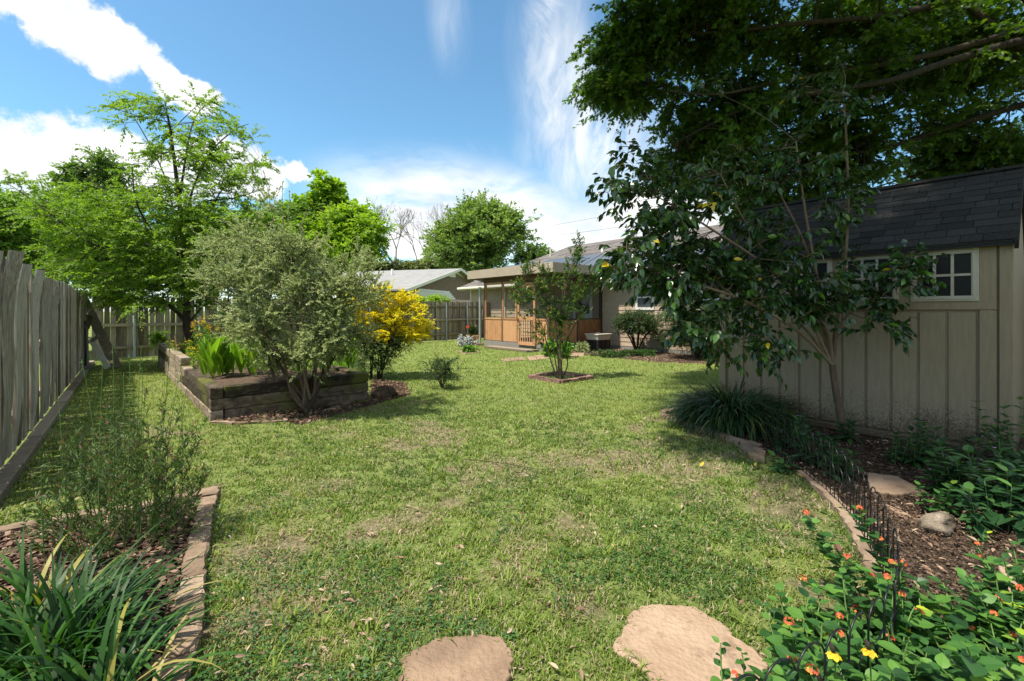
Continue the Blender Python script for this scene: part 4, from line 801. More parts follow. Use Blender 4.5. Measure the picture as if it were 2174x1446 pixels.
# things inside: back door and its frame on the house wall
m1 = MB(); m1.b2(-.06, -.031, 11.7, 12.7, .24, 2.4); bd = m1.build('back_door', M['white'], hs, bevel=.004); m1 = MB(); m1.b2(-.066, -.0605, 11.85, 12.55, 1.3, 2.2); m1.build('pane', M['glass_sky'], bd)
# step boards
st = empty('step_boards', yw(10.35, 11.75), TH, 'low step of dark weathered boards below the porch door', 'step')
for k in range(4): m1 = MB(); m1.b2(.15 * k, .15 * k + .14, -.2, 2.3 + rng.uniform(-.05, .05), .0, .07); m1.build('board', M['rail'], st, bevel=.006)
# bench-like bin by the porch
bn = empty('storage_tub', yw(12.9, 10.55), TH, 'cream lidded tub standing on a black crate against the porch', 'storage tub')
m1 = MB(); 
for z in np.arange(.03, .36, .055): m1.b2(-.33, .33, -.27, .27, z, z + .025)
for x in (-.32, -.1, .1, .32):
    for y in (-.26, .26): m1.b2(x - .02, x + .02, y - .02, y + .02, .0, .38)
m1.b2(-.29, .29, -.23, .23, .01, .36, r=.1); m1.build('crate', M['blackpl'], bn)
m1 = MB(); V = []
for z, s_ in ((.38, .86), (.56, 1.0)):
    for x, y in ((-.36, -.3), (.36, -.3), (.36, .3), (-.36, .3)): V.append((x * s_, y * s_, z))
m1.add(V, [(0, 3, 2, 1), (4, 5, 6, 7), (0, 1, 5, 4), (1, 2, 6, 5), (2, 3, 7, 6), (3, 0, 4, 7)]); m1.b2(-.385, .385, -.325, .325, .563, .60); m1.b2(-.05, .05, -.05, .05, .603, .64); m1.build('tub', M['cream'], bn, bevel=.012, seg=2)
# free-standing pole
pl = empty('metal_pole', G(1019, 733), 0, 'slim green grey metal pole standing by the porch corner', 'pole'); m1 = MB(); m1.tube([(0, 0, 0), (0, 0, 2.35)], .045, n=10, cap=True); m1.build('pole_tube', M['galv'], pl); m1 = MB(); m1.b2(-.06, .06, -.06, .06, 2.353, 2.38); m1.build('cap', M['galv'], pl); m1 = MB(); m1.b2(-.16, .16, -.12, .12, 0, .08); m1.build('base_block', M['brickred'], pl, bevel=.01)
# ---- neighbour's house
nb = empty('neighbour_house', AT(850, 658, 31) * A([1, 1, 0]), 0, 'pale roofed neighbouring house with half painted brown gable', 'house')
B0 = AT(848, 614, 31); O_ = A(nb.location)
gd = nrm(A([.3, .954, 0])); gn = A([-gd[1], gd[0], 0]); bk = gn * 13; PK = B0 + gd * 9.05; PK[2] = 5.05
B1 = B0 + 2 * (A([PK[0], PK[1], 0]) - A([B0[0], B0[1], 0])) ; B1[2] = B0[2]
def q3(mb, pts, r=.5): mb.add(A(pts) - O_, [tuple(range(len(pts)))], r)
ov = -gn * .6
mb = MB(); mb.add(np.vstack([A([B0 + ov, PK + ov, PK + bk, B0 + bk]) - O_, A([B0 + ov, PK + ov, PK + bk, B0 + bk]) - O_ - A([0, 0, .1])]), [(0, 1, 2, 3), (4, 7, 6, 5), (0, 4, 5, 1), (0, 3, 7, 4)], .5)
mb.add(np.vstack([A([PK + ov, B1 + ov, B1 + bk, PK + bk]) - O_, A([PK + ov, B1 + ov, B1 + bk, PK + bk]) - O_ - A([0, 0, .1])]), [(0, 1, 2, 3), (4, 7, 6, 5), (0, 4, 5, 1), (1, 5, 6, 2)], .5); mb.build('roof', M['roof_white'], nb)
mb = MB(); 
for P_, Q_ in ((B0, PK), (PK, B1)):
    a_ = A([P_ + ov * 1.02, Q_ + ov * 1.02]); mb.add(np.vstack([a_ + A([0, 0, .02]), a_ - A([0, 0, .20]), a_ + A([0, 0, .02]) + gn * .04, a_ - A([0, 0, .20]) + gn * .04]) - O_, [(0, 1, 3, 2), (4, 6, 7, 5), (0, 4, 5, 1), (2, 3, 7, 6)], .5)
mb.build('barge_board', M['trim'], nb)
g0 = B0 + gd * .7; g1 = B1 - gd * .7
def gz(s_): return B0[2] + (PK[2] - B0[2]) * (1 - abs(s_ * 2 - 1)) - .12
Lg_ = np.linalg.norm((B1 - B0)[:2])
def gp(s_, z): v = B0 + (B1 - B0) * s_; return A([v[0], v[1], z])
mb = MB(); q3(mb, [gp(.06, 0), gp(.94, 0), gp(.94, 2.35), gp(.06, 2.35)]); q3(mb, [gp(.06, 0), gp(.06, 2.35), gp(.06, 2.35) + bk, gp(.06, 0) + bk]); mb.build('wall', M['pink'], nb)
mb = MB(); 
for k in range(4): z = 2.35 + k * .17; e = .006 * k; q3(mb, [gp(.06 + .03 * k, z) - gn * .03, gp(.5 - .02 * k, z) - gn * .03, gp(.5 - .02 * k, z + .165) - gn * .01, gp(.06 + .03 * k, z + .165) - gn * .01], rng.random())
mb.build('white_gable_boards', M['whiteboard'], nb)
mb = MB(); q3(mb, [gp(.06, 2.35), gp(.94, 2.35), gp(.94, gz(.94)), gp(.5, gz(.5)), gp(.06, gz(.06))]); mb.build('brown_gable_boards', M['brownboard'], nb)
mb = MB(); q3(mb, [gp(.38, gz(.40)) - gn * .05, gp(.44, gz(.40) - .25) - gn * .05, gp(.50, gz(.40) - .2) - gn * .05, gp(.50, gz(.5) - .3) - gn * .05, gp(.62, gz(.62) - .1) - gn * .05, gp(.5, gz(.5) - .02) - gn * .05]); mb.build('torn_board', M['whiteboard'], nb)
v0 = B0 * .3 + PK * .7 + bk * .35; mb = MB(); mb.tube([v0 - O_, v0 - O_ + A([0, 0, .5])], .1, n=8, cap=True); mb.build('roof_vent', M['white'], nb)
# pale building right behind the shed and dark fence there
nf = empty('dark_fence', yw(9.6, .42), TH, 'dark slatted fence in the shade past the shed right corner', 'fence')
mb = MB()
for k in range(14): mb.b2(-.02, 0, -.15 * k - .12, -.15 * k, .05, 1.9 + rng.uniform(-.05, .05))
mb.build('slats', M['post_dk'], nf); m1 = MB(); m1.b2(.002, .04, -2.1, 0, 1.4, 1.49); m1.build('rail', M['post_dk'], nf); MB().b2(.002, .04, -2.1, 0, .4, .49).build('rail', M['post_dk'], nf)
wb = empty('white_outbuilding', yw(18, .6), TH, 'pale building seen past the right side of the shed', 'building'); mb = MB(); mb.b2(0, 5, -6, 0, 0, 2.5); mb.build('wall', M['white'], wb); mb = MB(); quadroof(mb, [(-.3, -6.3, 2.55), (5.3, -6.3, 3.0), (5.3, .3, 3.0), (-.3, .3, 2.55)]); mb.build('roof', M['shingle_grey'], wb)

# ================================================================ VEGETATION
UP = A([0, 0, 1.])
def rdir(n, zmin=-1.0):
    v = nrm(rng.normal(size=(n, 3))); v[:, 2] = np.where(v[:, 2] < zmin, -v[:, 2], v[:, 2]); return v
def crown_pts(ells, n, shell=.5):
    """ells: list of (centre, radii, weight)"""
    w = A([e[2] for e in ells], float); idx = rng.choice(len(ells), n, p=w / w.sum()); C = A([e[0] for e in ells])[idx]; Rr = A([e[1] for e in ells])[idx]
    k = (shell + (1 - shell) * rng.random(n)) * (1 + rng.normal(0, .06, n)); return C + rdir(n) * Rr * k[:, None]
def bez(a, m, b, K=6):
    t = np.linspace(0, 1, K)[None, :, None]; return (1 - t) ** 2 * a[:, None] + 2 * t * (1 - t) * m[:, None] + t ** 2 * b[:, None]
def plant(name, base, limbs, centers, label, cat, group=None, bark='bark', leaf='far', tm=SIMPLE, lsize=(.08, .12), nl=8, ntw=6, crad=.5, br=.02, droop=.25, up=.25, flat=0.0, jitter=.5, young=0.0, rmix=.5, trunk_n=9, leafdroop=.2, out_bias=.9, twig_r=.004, trunk='trunk', crown='crown', hang=None, tmin=.15, root=None, K=5):
    """limbs: world polylines [(pts, r0, r1)]; centers: world foliage centres fed by branches from the nearest limb"""
    base = A(base, float); rt = root or empty(name, base, 0, label, cat, group); mbw = MB(); LP = []; LR = []
    for pts, r0, r1 in limbs:
        P = smooth(A(pts), 7); mbw.tubes((P - base)[None], (np.linspace(1, 0, len(P)) ** .8 * (r0 - r1) + r1)[None], trunk_n, rng.random()); LP.append(P); LR.append(np.linspace(r0, r1, len(P)))
    LP = np.vstack(LP); LR = np.concatenate(LR); C = A(centers); n = len(C)
    d = np.linalg.norm((C[:, None, :] - LP[None]) * A([1, 1, 1.15]), axis=-1) + np.where(LP[None, :, 2] > C[:, None, 2] + .15, .6 * crad, 0); ix = d.argmin(1); Apt = LP[ix]
    mid = (Apt + C) / 2 + rng.normal(0, .09, (n, 3)) * np.linalg.norm(C - Apt, axis=1)[:, None] + UP * up * .3 * np.linalg.norm(C - Apt, axis=1)[:, None]
    B = bez(Apt, mid, C, 7); r0 = np.minimum(br, LR[ix] * .7); mbw.tubes(B - base, r0[:, None] * np.linspace(1, .35, 7)[None], 4, rng.random(n))
    # twigs
    T = n * ntw; ci = np.repeat(np.arange(n), ntw); tt = rng.uniform(.45, 1, T); tt = np.where(np.arange(T) % ntw == 0, 1, tt); kk = tt * 6; k0 = np.clip(kk.astype(int), 0, 5); fr = (kk - k0)[:, None]
    S0 = B[ci, k0] * (1 - fr) + B[ci, k0 + 1] * fr; bd = nrm(C - Apt)[ci]; dr = rdir(T); dr = nrm(dr * jitter * 2 + bd * out_bias + UP * up); 
    if flat: dr[:, 2] *= (1 - flat); dr = nrm(dr)
    if hang is not None: dr = nrm(dr + A(hang))
    ln = crad * rng.uniform(.55, 1.25, T); e = S0 + dr * ln[:, None] - UP * (droop * ln)[:, None]; m_ = S0 + dr * (ln * .55)[:, None] + UP * (.05 * ln)[:, None]
    TW = bez(S0, m_, e, K); mbw.tubes(TW - base, np.linspace(1, .3, K)[None] * twig_r, 3, np.repeat(rng.random(n), ntw))
    mbw.build(trunk, M[bark] if isinstance(bark, str) else bark, rt)
    # leaves
    t = np.linspace(tmin, 1, nl)[None] + rng.uniform(-.5, .5, (T, nl)) * (1 - tmin) / nl; t = np.clip(t, .02, 1); t[:, -1] = 1; kk = t * (K - 1); k0 = np.clip(kk.astype(int), 0, K - 2); fr = (kk - k0)[..., None]; a = np.arange(T)[:, None]
    P = TW[a, k0] * (1 - fr) + TW[a, k0 + 1] * fr; tg = nrm(TW[a, k0 + 1] - TW[a, k0]); sd = nrm(np.cross(tg, UP + rng.normal(0, .25 + .4 * (1 - flat), tg.shape))); sg = np.where(np.arange(nl) % 2 == 0, 1, -1)[None, :, None]
    D = nrm(tg * .75 + sd * sg * .8 + rng.normal(0, .25, tg.shape)); D[:, -1] = tg[:, -1]; D[..., 2] -= leafdroop; D = nrm(D)
    N_ = nrm(UP + rng.normal(0, .45 * (1 - .6 * flat), D.shape)); cv = rng.random(n)[ci][:, None]; rv = np.clip(rmix * cv + (1 - rmix) * rng.random((T, nl)) + young * (t - .75) * 2, 0, 1)
    sz = rng.uniform(lsize[0], lsize[1], (T, nl)) * np.where(t > .9, .75, 1)
    mbl = MB(); mbl.leaves((P - base).reshape(-1, 3), D.reshape(-1, 3), N_.reshape(-1, 3), sz.ravel(), tm, rv.ravel()); mbl.build(crown, L[leaf] if isinstance(leaf, str) else leaf, rt); return rt
def spread(base, tops, r0=.03, r1=.008, wig=.06):
    out_ = []
    for tp in tops:
        b, tp = A(base, float), A(tp, float); m1_ = b + (tp - b) * .35 + A([rng.normal(0, wig), rng.normal(0, wig), .12 * np.linalg.norm(tp - b) * .5]); m2_ = b + (tp - b) * .7 + A([rng.normal(0, wig), rng.normal(0, wig), .05]); out_.append(([b, m1_, m2_, tp], r0, r1))
    return out_

# ---- big oak, upper right: the trunk stands outside the frame past the shed
ob = A([11.2, 7.6, 0.]); fork = A([10.9, 7.5, 3.4])
limbs = [([ob, (11.1, 7.55, 1.6), fork], .36, .28)]
for pts in ([(2330, 20, 7.2), (2174, 62, 7.4), (2060, 95, 7.5), (1950, 122, 7.5), (1790, 150, 7.6), (1650, 175, 7.7), (1520, 200, 7.9), (1380, 190, 8.2)],
            [(2330, 60, 7.4), (2174, 85, 7.3), (2000, 135, 7.2), (1900, 168, 7.2), (1810, 185, 7.3), (1690, 205, 7.5), (1560, 240, 7.8), (1440, 300, 8)],
            [(2330, 190, 8), (2174, 222, 8.2), (2080, 250, 8.2), (1990, 278, 8.3), (1930, 300, 8.3), (1850, 318, 8.4), (1740, 345, 8.6), (1640, 380, 8.8)],
            [(2330, 260, 9), (2174, 295, 9.2), (2060, 330, 9.4), (1980, 360, 9.6), (1850, 400, 9.8)],
            [(2330, -100, 7), (2100, -20, 7.2), (1900, 30, 7.3), (1700, 50, 7.5), (1500, 70, 7.8), (1340, 60, 8.3)],
            [(2330, 120, 8), (2174, 150, 8.4), (2040, 190, 8.6), (1900, 230, 8.8), (1750, 262, 9), (1560, 300, 9.2)]):
    limbs.append(([fork + A([rng.normal(0, .1), 0, rng.uniform(-.3, .5)])] + [AT(*p) for p in pts], .075, .010))
for tp in ((1.5, 5.2, 7.6), (3.2, 3.2, 7.2), (5.5, 2.5, 7.0), (2.5, 7.5, 8.0), (6, 5, 8)): limbs.append(([fork, fork * .6 + A(tp) * .4 + A([0, 0, 1.2]), fork * .3 + A(tp) * .7 + A([0, 0, .8]), A(tp)], .06, .02))  # overhead limbs out of frame, added to carry the shading crown
ells = [(AT(1340, 110, 8.4), (.95, 1.1, 1.0), 1.2), (AT(1310, 200, 8.3), (.75, .8, .35), .5), (AT(1500, 60, 8.2), (1.3, 1.5, 1.2), 1.6), (AT(1530, 270, 8.6), (1.3, 1.2, .85), 1.5), (AT(1480, 360, 9.2), (1.1, 1, .5), 1.1),
        (AT(1780, 120, 8.3), (1.8, 1.4, 1.5), 2.4), (AT(2050, 130, 8.2), (1.8, 1.4, 1.5), 2.3), (AT(1760, 320, 9), (1.6, 1.2, .8), 1.6), (AT(2060, 330, 9.4), (1.6, 1.2, .8), 1.6), (AT(2180, 420, 10), (1.2, 1.2, .5), .6), (AT(1620, 430, 10.2), (1.2, 1, .5), .7),
        ((1.0, 4.6, 7.2), (2.2, 2.2, .6), 3.2), ((1.2, 2.8, 7.0), (2.4, 2.0, .6), 2.6), ((3.6, 3.4, 7.0), (2.6, 2.2, .7), 2.2), ((1.6, 6.6, 8.0), (2.2, 1.6, .6), 2.2), ((4.2, 6.0, 8.0), (2.2, 1.6, .6), 1.6), ((5.8, 3.5, 7), (2.2, 2.2, .8), 1.0)]  # flat crown overhead, out of frame, shaped to shade shed and bed
cen = crown_pts(ells, 2800, .25)
plant('oak_tree', ob, limbs, cen, 'huge shady oak with lobed leaves and long level limbs reaching in from the right', 'tree', None, 'bark_dark', 'oak', OAK, (.075, .125), 12, 7, .42, .014, .2, .1, .3, .55, rmix=.6, leafdroop=.25, twig_r=.003)

# ---- glossy privet tree in front of the shed
lb = G(1797, 934); fk = AT(1767, 775, 5.05)
def P5(*p): return AT(*p)
limbs = [([lb, AT(1780, 860, 5.08), fk], .040, .034), ([fk, AT(1755, 700, 4.95), AT(1700, 640, 4.9), AT(1620, 560, 4.7), AT(1500, 480, 4.6), AT(1400, 420, 4.6)], .022, .006),
         ([fk, AT(1715, 720, 4.9), AT(1660, 680, 4.7), AT(1560, 630, 4.5), AT(1440, 590, 4.4), AT(1330, 540, 4.4)], .022, .006), ([fk, AT(1745, 690, 5.0), AT(1735, 600, 5.0), AT(1700, 500, 4.9), AT(1650, 400, 4.8)], .024, .006),
         ([fk, AT(1775, 690, 5.0), AT(1790, 600, 4.95), AT(1800, 450, 4.9), AT(1797, 300, 4.8), AT(1790, 200, 4.8)], .022, .006), ([fk, AT(1790, 680, 5.0), AT(1850, 640, 4.9), AT(1930, 590, 4.7)], .018, .005),
         ([fk, AT(1700, 640, 4.9), AT(1640, 560, 4.8), AT(1570, 450, 4.8), AT(1530, 370, 4.8)], .018, .005), ([fk, AT(1740, 620, 4.9), AT(1715, 480, 4.9), AT(1700, 380, 4.8), AT(1690, 300, 4.8)], .018, .005), ([fk, AT(1700, 690, 4.8), AT(1650, 700, 4.6), AT(1570, 720, 4.5), AT(1490, 730, 4.4)], .014, .004)]
cl = []
for (cx, cy, dy, rx, ry, w) in ((1340, 350, 4.6, 40, 70, 5), (1290, 400, 4.6, 25, 40, 3), (1300, 560, 4.5, 45, 55, 7), (1380, 450, 4.6, 70, 60, 12), (1400, 570, 4.5, 90, 60, 20), (1500, 480, 4.7, 110, 110, 26), (1520, 620, 4.6, 110, 60, 22), (1620, 560, 4.8, 100, 90, 22), (1460, 370, 4.8, 80, 60, 6), (1600, 390, 4.8, 100, 90, 8), (1690, 260, 4.8, 60, 110, 3), (1790, 330, 4.8, 26, 210, 14), (1720, 650, 4.8, 90, 50, 13), (1820, 620, 4.8, 90, 60, 11), (1920, 590, 4.7, 45, 40, 6), (1900, 690, 4.7, 40, 25, 3), (1560, 720, 4.5, 80, 40, 8), (1470, 690, 4.5, 60, 40, 5), (1640, 740, 4.5, 60, 25, 4), (1500, 200, 5, 70, 60, 1), (1960, 560, 4.8, 15, 15, 1)):
    for k in range(int(w * 1.7)):
        a_ = rng.uniform(0, 2 * pi); r_ = math.sqrt(rng.random()); cl.append(AT(cx + rx * r_ * cos(a_), cy + ry * r_ * sin(a_), dy + rng.normal(0, .22)))
plant('privet_tree', lb, limbs, cl, 'small tree with glossy drooping leaves and a few yellow ones against the shed', 'tree', None, 'bark_tan', 'lig', OVATE, (.075, .115), 8, 3, .25, .007, .12, .45, 0, .45, rmix=.15, leafdroop=.75, out_bias=.5, twig_r=.0028, tmin=.1)

# ---- young elm behind the raised bed
eb = yw(1.25, 13.3, .38); Ye = eb[1]
def E_(x, y, d=0): return AT(x, y, Ye + d)
tr = [([eb, E_(398, 700), E_(397, 640), E_(392, 560), E_(385, 470), E_(375, 380), E_(362, 280), E_(350, 215)], .095, .012)]
for pts in ([(395, 655), (340, 590), (270, 545), (180, 510), (90, 440), (10, 385)], [(394, 640), (380, 560), (370, 470), (358, 400), (330, 330), (285, 250), (245, 195)], [(393, 600), (420, 520), (450, 440), (490, 380), (550, 335)],
            [(388, 500), (410, 400), (450, 320), (500, 275), (528, 263)], [(380, 430), (395, 330), (410, 260), (440, 215)], [(393, 620), (340, 560), (300, 500), (250, 430), (190, 380)], [(397, 690), (430, 650), (460, 600), (500, 540)],
            [(396, 680), (350, 640), (290, 620), (210, 590)], [(392, 570), (330, 500), (290, 430), (280, 350)], [(397, 690), (370, 660), (340, 640)], [(385, 470), (430, 430), (500, 420), (560, 400)]):
    dd = rng.uniform(-.5, .5); tr.append(([E_(*p, dd * k) for k, p in enumerate(pts)], .030, .006))
cl = []
for (cx, cy, rx, ry, w) in ((345, 235, 16, 40, 5), (280, 235, 40, 35, 6), (440, 235, 30, 30, 6), (500, 275, 28, 14, 4), (400, 330, 80, 70, 30), (300, 380, 60, 60, 16), (480, 370, 70, 50, 22), (545, 345, 18, 12, 3), (120, 440, 90, 40, 14), (30, 390, 30, 12, 3), (200, 480, 110, 60, 34), (340, 480, 110, 90, 60), (470, 470, 80, 60, 30), (250, 580, 110, 60, 46), (380, 590, 80, 50, 34), (130, 560, 90, 60, 18), (480, 560, 50, 50, 14), (300, 645, 90, 14, 14), (430, 640, 30, 20, 5)):
    for k in range(w): a_ = rng.uniform(0, 2 * pi); r_ = math.sqrt(rng.random()); cl.append(E_(cx + rx * r_ * cos(a_), cy + ry * r_ * sin(a_), rng.normal(0, .7)))
plant('elm_tree', eb, tr, cl, 'airy young elm with arching sprays standing behind the raised bed', 'tree', None, 'bark_dark', 'elm', SIMPLE, (.06, .10), 20, 9, .5, .012, .18, .2, .45, .45, rmix=.55, leafdroop=.2, out_bias=.9, twig_r=.003)

# ---- grey-green sage bush in front of the raised bed
sb = G(655, 872)
def Sg(x, y, d=0): return AT(x, y, sb[1] + d)
tops = [Sg(560, 520, .2), Sg(480, 560, .3), Sg(430, 620, 0), Sg(520, 640, -.3), Sg(620, 560, -.2), Sg(680, 520, .4), Sg(720, 640, -.3), Sg(770, 600, .2), Sg(600, 450, .3), Sg(560, 700, -.5), Sg(740, 700, 0), Sg(650, 650, -.5)]
limbs = [([sb + A([rng.normal(0, .06), rng.normal(0, .05), 0]), sb + (tp - sb) * .22 + A([rng.normal(0, .07), rng.normal(0, .05), .02]), sb + (tp - sb) * .6 + A([rng.normal(0, .09), 0, .08]), tp], .027, .006) for tp in tops]
cl = []
for (cx, cy, rx, ry, w) in ((490, 610, 80, 60, 28), (590, 600, 110, 90, 72), (690, 620, 80, 80, 60), (620, 700, 110, 70, 70), (530, 690, 60, 40, 20), (720, 700, 55, 50, 26), (560, 535, 90, 40, 16), (450, 540, 50, 30, 6), (640, 535, 60, 45, 11), (620, 765, 60, 30, 20), (700, 740, 60, 30, 18), (790, 620, 40, 40, 14), (560, 450, 30, 30, 4), (760, 560, 40, 30, 8), (500, 490, 60, 25, 6), (790, 700, 15, 30, 4)):
    for k in range(w): a_ = rng.uniform(0, 2 * pi); r_ = math.sqrt(rng.random()); cl.append(Sg(cx + rx * r_ * cos(a_), cy + ry * r_ * sin(a_), rng.uniform(-.75, .75)))
plant('sage_bush', sb, limbs, cl, 'large grey green bush with tiny mauve flowers and twisted trunks before the raised bed', 'bush', None, 'bark', 'sage', ROUND, (.020, .034), 26, 10, .24, .010, .05, .45, 0, .6, rmix=.35, leafdroop=-.1, out_bias=.8, twig_r=.0022, tmin=.05)
# upright wands
def wand_set(pts, base, leaf, mat, size, name, rt):
    mw, ml = MB(), MB()
    for (a_, b_, q) in pts:
        a_, b_ = A(a_), A(b_); m_ = (a_ + b_) / 2 + rng.normal(0, .03, 3); P = bez(a_[None], m_[None], b_[None], 8); mw.tubes(P - base, np.linspace(1, .3, 8)[None] * .004, 4); t = np.linspace(.1, 1, q); i_ = np.clip((t * 7).astype(int), 0, 6); f_ = (t * 7 - i_)[:, None]; C_ = P[0][i_] * (1 - f_) + P[0][i_ + 1] * f_; dd = nrm(b_ - a_)
        D_ = nrm(rng.normal(0, 1, (q, 3)) * .6 + dd * .9); ml.leaves(C_ - base, D_, nrm(rng.normal(0, 1, (q, 3)) + UP * .5), size * rng.uniform(.7, 1.2, q), ROUND, rng.random(q))
    mw.build('stems', mat, rt); ml.build('wand_leaves', leaf, rt)
rt = bpy.data.objects['sage_bush']; ws = []
for (x0, y0, x1, y1) in ((590, 500, 572, 375), (600, 490, 600, 385), (580, 470, 560, 365), (610, 480, 615, 405), (740, 600, 770, 560), (755, 610, 800, 560), (730, 600, 750, 545), (770, 620, 815, 575), (690, 540, 700, 470), (640, 500, 650, 450), (450, 560, 405, 480), (780, 650, 820, 610)): ws.append((Sg(x0, y0, .2), Sg(x1, y1, .3), 60))
wand_set(ws, sb, L['sage'], M['bark'], .022, 'wands', rt)

# ---- golden shrub
gb = G(800, 808); Yg = gb[1] + .3; gb = AT(800, 658, Yg) * A([1, 1, 0])
def Gd(x, y, d=0): return AT(x, y, Yg + d)
limbs = [([gb + A([rng.normal(0, .08), rng.normal(0, .08), 0]), gb + (tp - gb) * .4 + A([0, 0, .1]), tp], .018, .005) for tp in (Gd(780, 640), Gd(820, 620, .2), Gd(860, 660), Gd(760, 700), Gd(880, 690), Gd(810, 720, -.3), Gd(840, 700, -.4), Gd(735, 660, .3))]
def fol(cls, f, ds): return [f(cx + rx * math.sqrt(q) * cos(a_), cy + ry * math.sqrt(q) * sin(a_), rng.uniform(-ds, ds)) for (cx, cy, rx, ry, w) in cls for q, a_ in zip(rng.random(w), rng.uniform(0, 2 * pi, w))]
plant('golden_shrub', gb, limbs, fol(((820, 650, 80, 42, 90), (850, 695, 65, 38, 66), (815, 625, 15, 20, 6), (775, 630, 50, 22, 24), (740, 650, 30, 30, 10), (885, 705, 30, 12, 9), (800, 700, 50, 30, 30)), Gd, .5), 'bright golden leaved shrub beside the grey green bush', 'shrub', None, 'bark_dark', leafmat('bright_golden_leaf', [(0, (.16, .26, .012)), (.3, (.50, .52, .018)), (.5, (.85, .74, .025)), (1, (.95, .84, .03))], .5, .45, (1.2, 1.1, .5)), SIMPLE, (.030, .048), 22, 10, .2, .006, .05, .25, .5, .5, rmix=.3, leafdroop=.1, twig_r=.002)
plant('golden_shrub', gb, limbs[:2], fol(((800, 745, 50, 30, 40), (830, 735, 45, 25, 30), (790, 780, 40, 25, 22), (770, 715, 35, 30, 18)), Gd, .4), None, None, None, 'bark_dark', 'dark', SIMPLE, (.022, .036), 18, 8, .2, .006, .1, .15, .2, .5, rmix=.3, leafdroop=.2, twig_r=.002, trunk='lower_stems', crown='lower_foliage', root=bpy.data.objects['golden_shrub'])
gs2 = AT(485, 658, 13.5) * A([1, 1, 0]); plant('golden_shrub', gs2, [([gs2, gs2 + A([0, 0, 1.4]), AT(485, 590, 13.5)], .03, .01)], fol(((490, 590, 30, 20, 26), (545, 600, 30, 18, 14), (470, 625, 30, 30, 20)), lambda x, y, d: AT(x, y, 13.5 + d), .5), 'yellow green shrub glimpsed between the elm and the grey green bush', 'shrub', None, 'bark_dark', leafmat('pale_golden_leaf', [(0, (.06, .12, .01)), (.6, (.2, .28, .02)), (1, (.70, .55, .02))], .5, .35, (1.2, 1.1, .5)), SIMPLE, (.03, .05), 14, 7, .22, .006, .1, .25, .3, .5, rmix=.3)
ds = AT(505, 658, 9.2) * A([1, 1, 0]); plant('dark_shrub', ds, spread(ds, [AT(490, 660, 9.2), AT(530, 650, 9.4), AT(470, 690, 9.1)], .03, .01), fol(((500, 675, 45, 35, 40), (540, 700, 40, 40, 24)), lambda x, y, d: AT(x, y, 9.4 + d), .4), 'dark dense shrub behind the grey green bush', 'shrub', None, 'bark_dark', 'dark', SIMPLE, (.03, .05), 14, 7, .2, .006, .1, .25, 0, .5)

# ---- young crape myrtle in the brick ring
cb = G(1188, 804)
def Cm(x, y, d=0): return AT(x, y, cb[1] + d)
limbs = [([cb + A([dx, 0, 0]), Cm(*p1), Cm(*p2), Cm(*p3)], .017, .004) for dx, p1, p2, p3 in ((-.03, (1178, 760), (1165, 700), (1130, 610)), (-.01, (1184, 750), (1180, 680), (1175, 600)), (.0, (1188, 740), (1190, 660), (1200, 580)), (.02, (1190, 740), (1195, 640), (1225, 520)), (.03, (1195, 750), (1215, 700), (1260, 620)), (.01, (1185, 730), (1150, 660), (1110, 600)), (.05, (1205, 770), (1190, 720), (1180, 690)), (-.06, (1165, 750), (1150, 690), (1120, 650)))]
plant('crape_myrtle', cb, limbs, fol(((1140, 620, 50, 50, 24), (1195, 635, 60, 60, 36), (1165, 690, 50, 40, 22), (1110, 650, 25, 40, 9), (1250, 610, 35, 30, 14), (1225, 540, 8, 30, 12), (1130, 570, 15, 18, 4), (1270, 590, 15, 10, 3), (1175, 740, 30, 15, 5), (1205, 580, 20, 20, 5)), Cm, .35), 'slender multi stemmed young crape myrtle growing in the square brick ring', 'tree', None, 'bark', 'crape', SIMPLE, (.042, .066), 13, 5, .2, .004, .0, .6, 0, .4, rmix=.2, young=.4, leafdroop=0, out_bias=.5, twig_r=.002)
# ---- small bushes
def bush(name, px, py, w, h, lab, leaf, tm, size, nc, crad=.12, bark='bark_dark', cat='bush', nl=10, ntw=6, lift=.25, shell=.3, group=None, Y=None, droop=.1, up=.3, z0=0.0, rr=.006):
    b = G(px, py) if Y is None else AT(px, 658, Y) * A([1, 1, 0]) + A([0, 0, z0]); n_ = 7; tp = [b + A([w * .35 * cos(a_), w * .35 * sin(a_), h * rng.uniform(.5, .85)]) for a_ in np.linspace(0, 2 * pi, n_, endpoint=False) + rng.random()]
    return plant(name, b, [([b, b * .5 + t_ * .5 + A([0, 0, h * .1]), t_] , rr * 1.6, rr * .5) for t_ in tp], crown_pts([(b + A([0, 0, h * (lift + (1 - lift) / 2)]), (w / 2, w / 2, h * (1 - lift) / 2), 1)], nc, shell), lab, cat, group, bark, leaf, tm, size, nl, ntw, crad, rr * .5, droop, up, 0, .55, rmix=.3, twig_r=.0018)
bush('small_bush', 938, 824, .72, .62, 'small dark rounded bush alone on the lawn', 'bush', SIMPLE, (.025, .042), 60, .16, lift=.1, ntw=5)
bush('silver_bush', 990, 742, .75, .5, 'low mound of silvery white foliage on the lawn near the pole', 'silver', ROUND, (.03, .06), 90, .09, lift=0.15)
bush('green_clump', 995, 748, .6, .22, 'low green leaves under the silvery mound', 'lime', SIMPLE, (.04, .07), 26, .1, lift=0)
bush('lime_plant', 1183, 758, 1.0, .5, 'clump of bright lime green leaves at the foot of the porch', 'lime', OVATE, (.08, .13), 40, .14, lift=0)
bush('purple_clump', 948, 719, .7, .5, 'small purple leaved clump before the far fence', 'purple', SIMPLE, (.05, .08), 24, .12, lift=0)
bush('fence_weeds', 932, 722, .6, .35, 'low green weeds at the foot of the far fence', 'bush', SIMPLE, (.05, .08), 26, .12, lift=0)
